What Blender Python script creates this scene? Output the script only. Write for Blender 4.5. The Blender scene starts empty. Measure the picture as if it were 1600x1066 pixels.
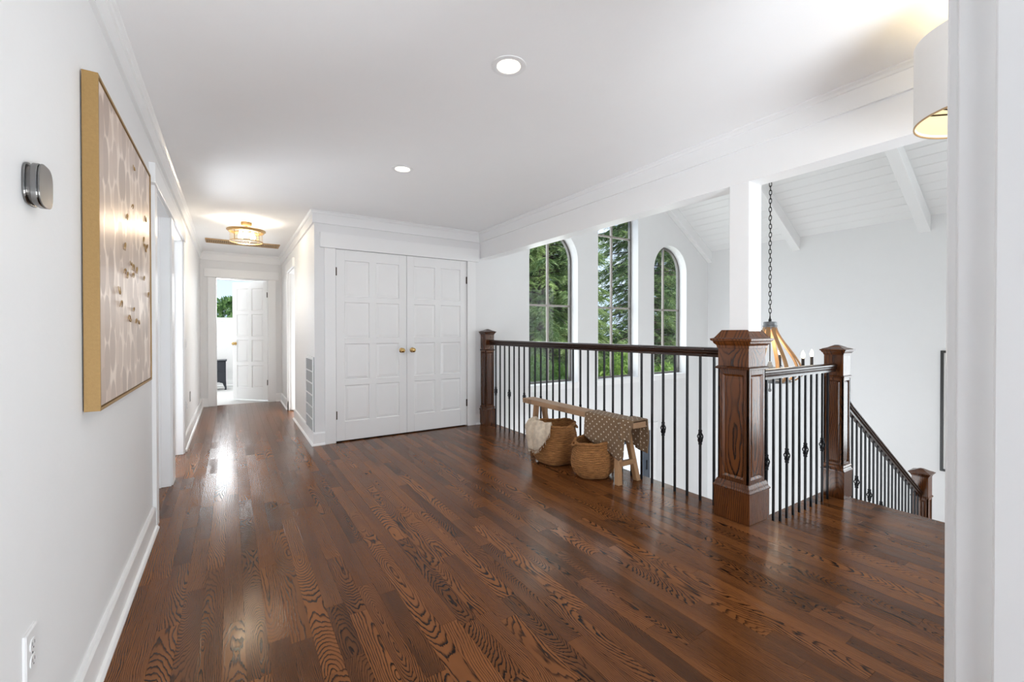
import bpy, bmesh, math, random
import numpy as np
from mathutils import Vector, Matrix

# ------------------------------------------------------------------ scene, camera, light
sc = bpy.context.scene
COL = sc.collection
PI = math.pi
RND = random.Random(7)
sc.view_settings.view_transform = 'Standard'
sc.view_settings.look = 'None'
sc.view_settings.gamma = 1.0
sc.view_settings.use_curve_mapping = False
sc.view_settings.exposure = 0.24
sc.cycles.use_denoising = True
sc.cycles.max_bounces = 14
sc.cycles.diffuse_bounces = 10
sc.cycles.transparent_max_bounces = 16
sc.cycles.sample_clamp_indirect = 6.0
sc.cycles.caustics_reflective = False
sc.cycles.caustics_refractive = False

CAM_H = 1.2
def make_camera():
    yaw, pit, rol, F, cy = .572966, -.007231, -.000918, 680.67, 522.27
    f = Vector((math.sin(yaw) * math.cos(pit), math.cos(yaw) * math.cos(pit), math.sin(pit)))
    r = Vector((math.cos(yaw), -math.sin(yaw), 0))
    u = r.cross(f)
    r2 = math.cos(rol) * r + math.sin(rol) * u
    u2 = -math.sin(rol) * r + math.cos(rol) * u
    cam = bpy.data.cameras.new('camera')
    cam.sensor_width = 36
    cam.sensor_fit = 'HORIZONTAL'
    cam.lens = 36 * F / 1600
    cam.shift_y = -(533 - cy) / 1600
    cam.clip_start = 0.02
    o = bpy.data.objects.new('camera', cam)
    m = Matrix((r2, u2, -f)).transposed().to_4x4()
    m.translation = Vector((0, 0, CAM_H))
    o.matrix_world = m
    COL.objects.link(o)
    sc.camera = o
make_camera()

WORLD_STRENGTH = 1.25
def make_world():
    w = bpy.data.worlds.new('sky')
    sc.world = w
    w.use_nodes = True
    nt = w.node_tree
    nt.nodes.clear()
    out = nt.nodes.new('ShaderNodeOutputWorld')
    bg = nt.nodes.new('ShaderNodeBackground')
    tc = nt.nodes.new('ShaderNodeTexCoord')
    sep = nt.nodes.new('ShaderNodeSeparateXYZ')
    ramp = nt.nodes.new('ShaderNodeValToRGB')
    cr = ramp.color_ramp
    cr.elements[0].position = 0.0
    cr.elements[0].color = (.66, .79, 1, 1)
    cr.elements[1].position = .55
    cr.elements[1].color = (.36, .56, .95, 1)
    noise = nt.nodes.new('ShaderNodeTexNoise')
    noise.inputs['Scale'].default_value = 3.2
    noise.inputs['Detail'].default_value = 5
    mp = nt.nodes.new('ShaderNodeMapping')
    mp.inputs['Scale'].default_value = (1, 1, 3)
    cl = nt.nodes.new('ShaderNodeValToRGB')
    cl.color_ramp.elements[0].position = .5
    cl.color_ramp.elements[1].position = .75
    mix = nt.nodes.new('ShaderNodeMix')
    mix.data_type = 'RGBA'
    mix.inputs[7].default_value = (.97, .98, 1, 1)
    lk = nt.links.new
    lk(tc.outputs['Generated'], sep.inputs[0])
    lk(sep.outputs['Z'], ramp.inputs[0])
    lk(tc.outputs['Generated'], mp.inputs[0])
    lk(mp.outputs[0], noise.inputs['Vector'])
    lk(noise.outputs[0], cl.inputs[0])
    lk(cl.outputs[0], mix.inputs[0])
    lk(ramp.outputs[0], mix.inputs[6])
    lk(mix.outputs[2], bg.inputs[0])
    bg.inputs[1].default_value = WORLD_STRENGTH
    lk(bg.outputs[0], out.inputs[0])
make_world()

def area(name, loc, direction, sx, sy, power, color=(1, 1, 1)):
    l = bpy.data.lights.new(name, 'AREA')
    l.shape = 'RECTANGLE'
    l.size = sx
    l.size_y = sy
    l.energy = power
    l.color = color
    o = bpy.data.objects.new(name, l)
    o.location = loc
    o.rotation_euler = Vector(direction).to_track_quat('-Z', 'Y').to_euler()
    COL.objects.link(o)
    return o
XEAST = 7.628
DAY = (.96, .985, 1.0)
FILL = (.91, .965, 1.02)
def make_sun():
    l = bpy.data.lights.new('sun', 'SUN')
    l.energy = 4.6
    l.angle = math.radians(4)
    l.color = (1, .96, .88)
    o = bpy.data.objects.new('sun', l)
    o.rotation_euler = Vector((-.42, .62, -.78)).to_track_quat('-Z', 'Y').to_euler()
    COL.objects.link(o)
make_sun()
# daylight at windows and bright doorways, plus added unseen fill lights
area('fill_back_room', (.2, -3.35, 1.25), (0, 1, 0), 2.8, 2.3, 5, FILL)  # added fill behind the camera; its window is made up
area('daylight_east_window', (XEAST + .2, -.40, 1.1), (-1, 0, 0), 1.9, 3.3, 105, DAY)
area('fill_lower_room', (.45, 2.6, -1.55), (1, 0, -.12), 4.0, 2.1, 125, DAY)  # added fill for the bright lower level; no window stands there
area('fill_side_room', (-3.6, 4.4, 1.1), (1, 0, 0), 2.6, 1.9, 12, FILL)  # added fill inside the unseen side room, for the beam and hall
for i, yy in enumerate((6.0,)):
    area('fill_uplight_side_door_%d' % (i + 1), (-1.4, yy, .3), (.8, -.65, .9), 1.0, 1.1, 60, FILL)  # added low uplight past the doorway, aimed up to brighten the ceiling
area('daylight_side_bath', (1.55, 7.25, .7), (-1, -.1, .45), .9, 1.2, 19, DAY)
area('fill_uplight_near', (1.6, -.55, .1), (-.15, .4, 1), 1.2, 1.1, 14, FILL)  # added uplight near the floor, out of view, lifts the hall ceiling
area('fill_uplight_far', (.95, -1.7, .2), (-.05, .7, 1), 1.9, 1.8, 178, FILL)  # larger added uplight behind the camera; tilted at the ceiling, no window
for i, (wx, wz, hh) in enumerate(((3.924, 1.5, 2.0), (5.246, 1.75, 2.4), (6.532, 1.5, 2.0))):
    area('daylight_arched_window_%d' % (i + 1), (wx, 5.2, wz), (0, -1, 0), .8, hh, 12, DAY)
area('daylight_end_room_window', (-.5, 11.25, 1.9), (.1, -1, -.2), 2.2, 1.0, 80, DAY)

# ------------------------------------------------------------------ materials
MATS = {}
def nodes_mat(name):
    m = bpy.data.materials.new(name)
    m.use_nodes = True
    nt = m.node_tree
    b = nt.nodes['Principled BSDF']
    MATS[name] = m
    return m, nt, b, nt.nodes.new, nt.links.new

def simple(name, col, rough=.5, metal=0., spec=.5, bump=0., bscale=60., var=0., vscale=8., coat=0., stretch=(1, 1, 1), emit=None, estr=0.):
    m, nt, b, N, L = nodes_mat(name)
    b.inputs['Base Color'].default_value = (*col, 1)
    b.inputs['Roughness'].default_value = rough
    b.inputs['Metallic'].default_value = metal
    b.inputs['Specular IOR Level'].default_value = spec
    b.inputs['Coat Weight'].default_value = coat
    tc = N('ShaderNodeTexCoord')
    mp = N('ShaderNodeMapping')
    mp.inputs['Scale'].default_value = stretch
    L(tc.outputs['Object'], mp.inputs[0])
    if var > 0:
        n = N('ShaderNodeTexNoise')
        n.inputs['Scale'].default_value = vscale
        n.inputs['Detail'].default_value = 4
        L(mp.outputs[0], n.inputs['Vector'])
        r = N('ShaderNodeMapRange')
        r.inputs['To Min'].default_value = 1 - var
        r.inputs['To Max'].default_value = 1 + var
        r.inputs['From Min'].default_value = .25
        r.inputs['From Max'].default_value = .75
        L(n.outputs[0], r.inputs[0])
        mx = N('ShaderNodeMix')
        mx.data_type = 'RGBA'
        mx.blend_type = 'MULTIPLY'
        mx.inputs[0].default_value = 1
        mx.inputs[6].default_value = (*col, 1)
        L(r.outputs[0], mx.inputs[7])
        L(mx.outputs[2], b.inputs['Base Color'])
    if bump > 0:
        n2 = N('ShaderNodeTexNoise')
        n2.inputs['Scale'].default_value = bscale
        n2.inputs['Detail'].default_value = 3
        L(mp.outputs[0], n2.inputs['Vector'])
        bp = N('ShaderNodeBump')
        bp.inputs['Strength'].default_value = bump
        bp.inputs['Distance'].default_value = .002
        L(n2.outputs[0], bp.inputs['Height'])
        L(bp.outputs[0], b.inputs['Normal'])
    if emit:
        b.inputs['Emission Color'].default_value = (*emit, 1)
        b.inputs['Emission Strength'].default_value = estr
    return m

simple('wall_paint', (.80, .80, .80), .55, bump=.25, bscale=55, var=.006)
simple('bounce_dark_paint', (.30, .32, .33), .6, var=.01)  # unseen room coloured dark to cut bounce light onto the jamb
simple('ceiling_paint', (.92, .92, .92), .7, bump=.2, bscale=70, var=.005)
simple('trim_paint', (.86, .86, .858), .32, var=.006)
simple('door_paint', (.86, .86, .858), .35, var=.006)
simple('board_paint', (.86, .86, .858), .4, var=.01, vscale=3, stretch=(1, .2, 1))
simple('black_iron', (.012, .012, .014), .38, metal=.6, bump=.5, bscale=180, var=.2)
simple('bronze_hinge', (.06, .04, .025), .4, metal=.9, var=.2)
simple('brass', (.62, .42, .17), .25, metal=1., var=.08, vscale=30)
simple('brass_satin', (.55, .37, .17), .38, metal=.9, var=.08, vscale=30)
simple('gold_frame', (.36, .22, .08), .5, metal=.35, var=.06, vscale=120, bump=.15, bscale=300)
simple('nickel', (.24, .235, .23), .25, metal=1., var=.03)
simple('nickel_dark', (.20, .19, .18), .3, metal=1., var=.05)
simple('plastic_white', (.78, .78, .78), .35, var=.01)
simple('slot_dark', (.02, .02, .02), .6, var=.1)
simple('vent_grey', (.30, .30, .30), .6, var=.05)
simple('carpet', (.52, .52, .51), .95, bump=.8, bscale=400, var=.12, vscale=120)
simple('pale_tile', (.74, .73, .71), .45, var=.04, vscale=3)
simple('navy_paint', (.010, .013, .022), .45, var=.1)
simple('door_slate', (.06, .075, .10), .45, var=.08)
simple('shade_cloth', (.82, .81, .79), .9, bump=.15, bscale=400, var=.02)
simple('tan_grille', (.42, .27, .13), .55, var=.12, vscale=40, stretch=(.2, 1, 1))
simple('tan_dark', (.12, .075, .035), .7, var=.1)
simple('chain_metal', (.045, .042, .04), .42, metal=.8, var=.2)
simple('galvanised', (.23, .24, .25), .45, metal=.7, var=.15, vscale=30)
simple('candle_sleeve', (.03, .022, .018), .5, var=.1)
simple('picture_black', (.01, .01, .01), .4, var=.1)
simple('picture_mat', (.8, .8, .79), .7, var=.02)
simple('cream_cloth', (.60, .50, .385), .95, bump=.9, bscale=220, var=.18, vscale=35)
simple('ground_soil', (.06, .09, .03), .95, var=.4, vscale=3)
simple('bark', (.13, .095, .075), .9, bump=1., bscale=25, var=.35, vscale=9, stretch=(1, 1, .2))
simple('outer_wall', (.6, .6, .58), .8, var=.03)
simple('window_frame_bronze', (.16, .15, .14), .45, metal=.3, var=.08)
simple('window_bar', (.33, .30, .27), .45, metal=.2, var=.08)
simple('bulb_glow', (1, .95, .85), .3, emit=(1, .86, .62), estr=9.)
simple('can_glow', (1, .97, .9), .4, emit=(1, .93, .8), estr=7.)
simple('shade_inside', (.9, .78, .45), .7, emit=(1, .80, .38), estr=.42, var=.02)
simple('shade_lining', (.85, .82, .75), .8, var=.02)
simple('lamp_diffuser', (.9, .88, .82), .5, emit=(1, .88, .66), estr=2.6)
simple('frosted_glow', (.75, .79, .85), .25, var=.06, vscale=20, emit=(.8, .88, 1), estr=.45)

def glass_mat(name, tint=(1, 1, 1), refl=.08, rough=.0):
    m, nt, b, N, L = nodes_mat(name)
    nt.nodes.remove(b)
    out = nt.nodes['Material Output']
    tr = N('ShaderNodeBsdfTransparent')
    tr.inputs[0].default_value = (*tint, 1)
    gl = N('ShaderNodeBsdfGlossy')
    gl.inputs['Roughness'].default_value = rough
    lw = N('ShaderNodeLayerWeight')
    lw.inputs[0].default_value = .5
    p5 = N('ShaderNodeMath')
    p5.operation = 'POWER'
    p5.inputs[1].default_value = 5.
    L(lw.outputs['Facing'], p5.inputs[0])
    fr = N('ShaderNodeMath')
    fr.operation = 'MULTIPLY_ADD'
    fr.inputs[1].default_value = .9
    fr.inputs[2].default_value = .004
    L(p5.outputs[0], fr.inputs[0])
    tc = N('ShaderNodeTexCoord')
    ns = N('ShaderNodeTexNoise')
    ns.inputs['Scale'].default_value = 3
    L(tc.outputs['Object'], ns.inputs['Vector'])
    mth = N('ShaderNodeMath')
    mth.operation = 'MULTIPLY_ADD'
    mth.inputs[1].default_value = .004
    L(ns.outputs[0], mth.inputs[0])
    L(fr.outputs[0], mth.inputs[2])
    mx = N('ShaderNodeMixShader')
    L(mth.outputs[0], mx.inputs[0])
    L(tr.outputs[0], mx.inputs[1])
    L(gl.outputs[0], mx.inputs[2])
    L(mx.outputs[0], out.inputs[0])
    return m
glass_mat('pane_glass', (.97, .985, .98))
glass_mat('lamp_glass', (1, .96, .88))

def math_node(nt, op, a, b=None, c=None, clamp=False):
    n = nt.nodes.new('ShaderNodeMath')
    n.operation = op
    n.use_clamp = clamp
    for i, v in enumerate((a, b, c)):
        if v is None:
            continue
        if isinstance(v, (int, float)):
            n.inputs[i].default_value = v
        else:
            nt.links.new(v, n.inputs[i])
    return n.outputs[0]

def noise_node(nt, vec, scale, detail=2., dims='3D', w=None, rough=.5, dist=0.):
    n = nt.nodes.new('ShaderNodeTexNoise')
    n.noise_dimensions = dims
    n.inputs['Scale'].default_value = scale
    n.inputs['Detail'].default_value = detail
    n.inputs['Roughness'].default_value = rough
    n.inputs['Distortion'].default_value = dist
    if vec is not None:
        nt.links.new(vec, n.inputs['Vector'])
    if w is not None:
        nt.links.new(w, n.inputs['W'])
    return n.outputs[0]

def wood_mat(name, light, dark, line, rough=.25, freq=150., source='uv', bump=.12, spread=.09, coat=0., lines=1., spec=.5, nfreq=.85):
    """Flat-sawn oak: rings of a wandering log cut by the board's face. source 'uv': u across, v along in metres,
    seed from the face attribute; source 'obj': object coordinates, grain along z, seed from Object Info."""
    m, nt, b, N, L = nodes_mat(name)
    sep = N('ShaderNodeSeparateXYZ')
    if source == 'uv':
        uv = N('ShaderNodeUVMap')
        uv.uv_map = 'grain'
        L(uv.outputs[0], sep.inputs[0])
        U, V = sep.outputs[0], sep.outputs[1]
        at = N('ShaderNodeAttribute')
        at.attribute_name = 'seed'
        S = at.outputs['Fac']
    else:
        tc = N('ShaderNodeTexCoord')
        L(tc.outputs['Object'], sep.inputs[0])
        oi = N('ShaderNodeObjectInfo')
        S = oi.outputs['Random']
        # use whichever horizontal axis runs across the face
        geo = N('ShaderNodeNewGeometry')
        sn = N('ShaderNodeSeparateXYZ')
        L(geo.outputs['True Normal'], sn.inputs[0])
        ax = math_node(nt, 'ABSOLUTE', sn.outputs[0])
        pick = math_node(nt, 'GREATER_THAN', ax, .6)
        mixu = N('ShaderNodeMix')
        L(pick, mixu.inputs[0])
        L(sep.outputs[0], mixu.inputs[2])
        L(sep.outputs[1], mixu.inputs[3])
        U = mixu.outputs[0]
        if source == 'obj':
            V = sep.outputs[2]
        else:
            V = sep.outputs[1]
            U = sep.outputs[0]
    s2 = math_node(nt, 'FRACT', math_node(nt, 'MULTIPLY', S, 91.73))
    s3 = math_node(nt, 'FRACT', math_node(nt, 'MULTIPLY', S, 37.19))
    s4 = math_node(nt, 'FRACT', math_node(nt, 'MULTIPLY', S, 13.57))
    vs = math_node(nt, 'MULTIPLY_ADD', S, 50., V)
    n1 = noise_node(nt, None, nfreq, 1.5, '1D', vs)
    d = math_node(nt, 'MULTIPLY_ADD', math_node(nt, 'SUBTRACT', n1, .32), .30, 0.0)
    rift = math_node(nt, 'GREATER_THAN', s3, .52)
    off = math_node(nt, 'MULTIPLY', math_node(nt, 'SUBTRACT', s2, .5), spread)
    off2 = math_node(nt, 'MULTIPLY_ADD', rift, .16, off)
    n2 = noise_node(nt, None, 2.6, 2, '1D', vs)
    lat = math_node(nt, 'MULTIPLY_ADD', math_node(nt, 'SUBTRACT', n2, .5), .014, math_node(nt, 'SUBTRACT', U, off2))
    r = math_node(nt, 'SQRT', math_node(nt, 'ADD', math_node(nt, 'MULTIPLY', lat, lat), math_node(nt, 'MULTIPLY', d, d)))
    cmb = N('ShaderNodeCombineXYZ')
    L(math_node(nt, 'MULTIPLY', U, 6.), cmb.inputs[0])
    L(vs, cmb.inputs[1])
    n3 = noise_node(nt, cmb.outputs[0], 5., 3.)
    r2 = math_node(nt, 'MULTIPLY_ADD', math_node(nt, 'SUBTRACT', n3, .5), .018, r)
    fq = math_node(nt, 'MULTIPLY_ADD', s4, freq * .7, freq * .65)
    fr = math_node(nt, 'FRACT', math_node(nt, 'MULTIPLY', r2, fq))
    mr = N('ShaderNodeMapRange')
    mr.interpolation_type = 'SMOOTHSTEP'
    mr.inputs['From Min'].default_value = .48
    mr.inputs['From Max'].default_value = .92
    L(fr, mr.inputs[0])
    edge = N('ShaderNodeMapRange')
    edge.inputs['From Min'].default_value = .93
    edge.inputs['From Max'].default_value = 1.0
    edge.inputs['To Min'].default_value = 1
    edge.inputs['To Max'].default_value = 0
    L(fr, edge.inputs[0])
    ring = math_node(nt, 'MULTIPLY', mr.outputs[0], edge.outputs[0])
    cm2 = N('ShaderNodeCombineXYZ')
    L(math_node(nt, 'MULTIPLY', U, 30.), cm2.inputs[0])
    L(vs, cm2.inputs[1])
    pores = noise_node(nt, cm2.outputs[0], 22., 2.)
    pr = N('ShaderNodeMapRange')
    pr.inputs['From Min'].default_value = .42
    pr.inputs['From Max'].default_value = .62
    L(pores, pr.inputs[0])
    amp = noise_node(nt, cmb.outputs[0], 1.3, 2.)
    ampr = N('ShaderNodeMapRange')
    ampr.inputs['From Min'].default_value = .3
    ampr.inputs['From Max'].default_value = .62
    ampr.inputs['To Min'].default_value = .35
    ampr.inputs['To Max'].default_value = 1.
    L(amp, ampr.inputs[0])
    lin = math_node(nt, 'MULTIPLY', math_node(nt, 'MULTIPLY', ring, ampr.outputs[0]), math_node(nt, 'MULTIPLY_ADD', pr.outputs[0], .35, .65), clamp=True)
    lin = math_node(nt, 'MULTIPLY', lin, lines, clamp=True)
    tone = noise_node(nt, cmb.outputs[0], 2.2, 2.)
    tmix = math_node(nt, 'ADD', math_node(nt, 'MULTIPLY', s4, .75), math_node(nt, 'MULTIPLY_ADD', tone, .9, -.32), clamp=True)
    m1 = N('ShaderNodeMix')
    m1.data_type = 'RGBA'
    m1.inputs[6].default_value = (*light, 1)
    m1.inputs[7].default_value = (*dark, 1)
    L(tmix, m1.inputs[0])
    m2 = N('ShaderNodeMix')
    m2.data_type = 'RGBA'
    m2.inputs[7].default_value = (*line, 1)
    L(m1.outputs[2], m2.inputs[6])
    L(lin, m2.inputs[0])
    L(m2.outputs[2], b.inputs['Base Color'])
    b.inputs['Roughness'].default_value = rough
    b.inputs['Specular IOR Level'].default_value = spec
    b.inputs['Coat Weight'].default_value = coat
    b.inputs['Coat Roughness'].default_value = .12
    bp = N('ShaderNodeBump')
    bp.invert = True
    bp.inputs['Strength'].default_value = bump
    bp.inputs['Distance'].default_value = .001
    L(lin, bp.inputs['Height'])
    L(bp.outputs[0], b.inputs['Normal'])
    return m
wood_mat('floor_oak', (.262, .095, .028), (.094, .034, .011), (.010, .0036, .0017), rough=.17, freq=180, source='uv', bump=.18, spec=.18, lines=1.6)
wood_mat('newel_oak', (.145, .045, .010), (.06, .018, .005), (.006, .002, .001), rough=.23, freq=85, source='obj', bump=.12, spread=.12, spec=.5, nfreq=1.2, lines=1.25)
wood_mat('rail_oak', (.045, .019, .011), (.026, .011, .007), (.010, .004, .003), rough=.25, freq=160, source='uv2', bump=.06)
wood_mat('bench_wood', (.47, .265, .125), (.29, .15, .065), (.13, .068, .034), rough=.6, freq=110, source='obj', bump=.25, lines=.8)
wood_mat('bench_top_wood', (.42, .25, .135), (.27, .15, .075), (.13, .07, .04), rough=.6, freq=110, source='uv2', bump=.25, lines=.8)
wood_mat('stave_wood', (.50, .29, .13), (.33, .17, .07), (.2, .1, .04), rough=.55, freq=120, source='obj', bump=.1, lines=.6)

def basket_mat():
    m, nt, b, N, L = nodes_mat('jute')
    tc = N('ShaderNodeTexCoord')
    sep = N('ShaderNodeSeparateXYZ')
    L(tc.outputs['Object'], sep.inputs[0])
    ang = math_node(nt, 'ARCTAN2', sep.outputs[1], sep.outputs[0])
    cmb = N('ShaderNodeCombineXYZ')
    L(math_node(nt, 'MULTIPLY', ang, 1.2), cmb.inputs[0])
    L(math_node(nt, 'MULTIPLY', sep.outputs[2], 60.), cmb.inputs[1])
    n = noise_node(nt, cmb.outputs[0], 3., 4.)
    n2 = noise_node(nt, tc.outputs['Object'], 160., 3.)
    ramp = N('ShaderNodeValToRGB')
    ramp.color_ramp.elements[0].position = .28
    ramp.color_ramp.elements[0].color = (.05, .018, .005, 1)
    ramp.color_ramp.elements[1].position = .68
    ramp.color_ramp.elements[1].color = (.46, .205, .062, 1)
    L(math_node(nt, 'MULTIPLY_ADD', n2, .35, math_node(nt, 'MULTIPLY', n, .68)), ramp.inputs[0])
    L(ramp.outputs[0], b.inputs['Base Color'])
    b.inputs['Roughness'].default_value = .9
    bp = N('ShaderNodeBump')
    bp.inputs['Strength'].default_value = .9
    bp.inputs['Distance'].default_value = .004
    L(math_node(nt, 'ADD', n, n2), bp.inputs['Height'])
    L(bp.outputs[0], b.inputs['Normal'])
basket_mat()

def blanket_mat():
    m, nt, b, N, L = nodes_mat('dotted_blanket')
    uv = N('ShaderNodeUVMap')
    uv.uv_map = 'grain'
    sep = N('ShaderNodeSeparateXYZ')
    L(uv.outputs[0], sep.inputs[0])
    P = .034
    vv = math_node(nt, 'DIVIDE', sep.outputs[1], P)
    row = math_node(nt, 'FLOOR', vv)
    odd = math_node(nt, 'FLOORED_MODULO', row, 2.)
    uu = math_node(nt, 'MULTIPLY_ADD', odd, .5, math_node(nt, 'DIVIDE', sep.outputs[0], P * 1.5))
    fu = math_node(nt, 'SUBTRACT', math_node(nt, 'FRACT', uu), .5)
    fv = math_node(nt, 'SUBTRACT', math_node(nt, 'FRACT', vv), .5)
    fu2 = math_node(nt, 'MULTIPLY', fu, 1.5)
    dd = math_node(nt, 'SQRT', math_node(nt, 'ADD', math_node(nt, 'MULTIPLY', fu2, fu2), math_node(nt, 'MULTIPLY', fv, fv)))
    dot = math_node(nt, 'LESS_THAN', dd, .185)
    n = noise_node(nt, uv.outputs[0], 500., 2.)
    base = N('ShaderNodeMix')
    base.data_type = 'RGBA'
    base.inputs[6].default_value = (.135, .078, .038, 1)
    base.inputs[7].default_value = (.25, .155, .083, 1)
    L(n, base.inputs[0])
    mx = N('ShaderNodeMix')
    mx.data_type = 'RGBA'
    mx.inputs[7].default_value = (.66, .58, .46, 1)
    L(dot, mx.inputs[0])
    L(base.outputs[2], mx.inputs[6])
    L(mx.outputs[2], b.inputs['Base Color'])
    b.inputs['Roughness'].default_value = .95
    b.inputs['Sheen Weight'].default_value = .12
    bp = N('ShaderNodeBump')
    bp.inputs['Strength'].default_value = .5
    bp.inputs['Distance'].default_value = .002
    L(math_node(nt, 'ADD', n, dot), bp.inputs['Height'])
    L(bp.outputs[0], b.inputs['Normal'])
blanket_mat()

def art_mat():
    """brushed champagne leaf painted with overlapping pale ovals (flat print on the canvas)"""
    m, nt, b, N, L = nodes_mat('leafed_canvas')
    tc = N('ShaderNodeTexCoord')
    sep = N('ShaderNodeSeparateXYZ')
    L(tc.outputs['Object'], sep.inputs[0])
    mp = N('ShaderNodeMapping')
    mp.inputs['Scale'].default_value = (1, 11.5, 6.2)
    L(tc.outputs['Object'], mp.inputs[0])
    vo = N('ShaderNodeTexVoronoi')
    vo.inputs['Scale'].default_value = 1.15
    vo.inputs['Randomness'].default_value = .6
    L(mp.outputs[0], vo.inputs['Vector'])
    soft = N('ShaderNodeMapRange')
    soft.inputs['From Min'].default_value = .56
    soft.inputs['From Max'].default_value = .66
    L(vo.outputs['Distance'], soft.inputs[0])
    sc_ = N('ShaderNodeSeparateColor')
    L(vo.outputs['Color'], sc_.inputs[0])
    oval = N('ShaderNodeMix')
    oval.data_type = 'RGBA'
    oval.inputs[6].default_value = (.48, .365, .295, 1)
    oval.inputs[7].default_value = (.70, .56, .46, 1)
    L(sc_.outputs[0], oval.inputs[0])
    mx = N('ShaderNodeMix')
    mx.data_type = 'RGBA'
    mx.inputs[7].default_value = (.84, .71, .61, 1)
    L(oval.outputs[2], mx.inputs[6])
    L(soft.outputs[0], mx.inputs[0])
    L(mx.outputs[2], b.inputs['Base Color'])
    b.inputs['Metallic'].default_value = .4
    b.inputs['Roughness'].default_value = .33
    n = noise_node(nt, mp.outputs[0], 30., 3.)
    bp = N('ShaderNodeBump')
    bp.inputs['Strength'].default_value = .25
    bp.inputs['Distance'].default_value = .001
    L(math_node(nt, 'MULTIPLY_ADD', n, .3, soft.outputs[0]), bp.inputs['Height'])
    L(bp.outputs[0], b.inputs['Normal'])
art_mat()

def leaf_mat(name, a, c):
    m, nt, b, N, L = nodes_mat(name)
    out = nt.nodes['Material Output']
    at = N('ShaderNodeAttribute')
    at.attribute_name = 'seed'
    mx = N('ShaderNodeMix')
    mx.data_type = 'RGBA'
    mx.inputs[6].default_value = (*a, 1)
    mx.inputs[7].default_value = (*c, 1)
    L(at.outputs['Fac'], mx.inputs[0])
    L(mx.outputs[2], b.inputs['Base Color'])
    b.inputs['Roughness'].default_value = .55
    tl = N('ShaderNodeBsdfTranslucent')
    L(mx.outputs[2], tl.inputs[0])
    ms = N('ShaderNodeMixShader')
    ms.inputs[0].default_value = .4
    L(b.outputs[0], ms.inputs[1])
    L(tl.outputs[0], ms.inputs[2])
    L(ms.outputs[0], out.inputs[0])
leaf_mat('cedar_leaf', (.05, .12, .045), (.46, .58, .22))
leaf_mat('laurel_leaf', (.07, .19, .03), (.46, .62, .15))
leaf_mat('far_leaf', (.05, .13, .035), (.22, .36, .10))

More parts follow.
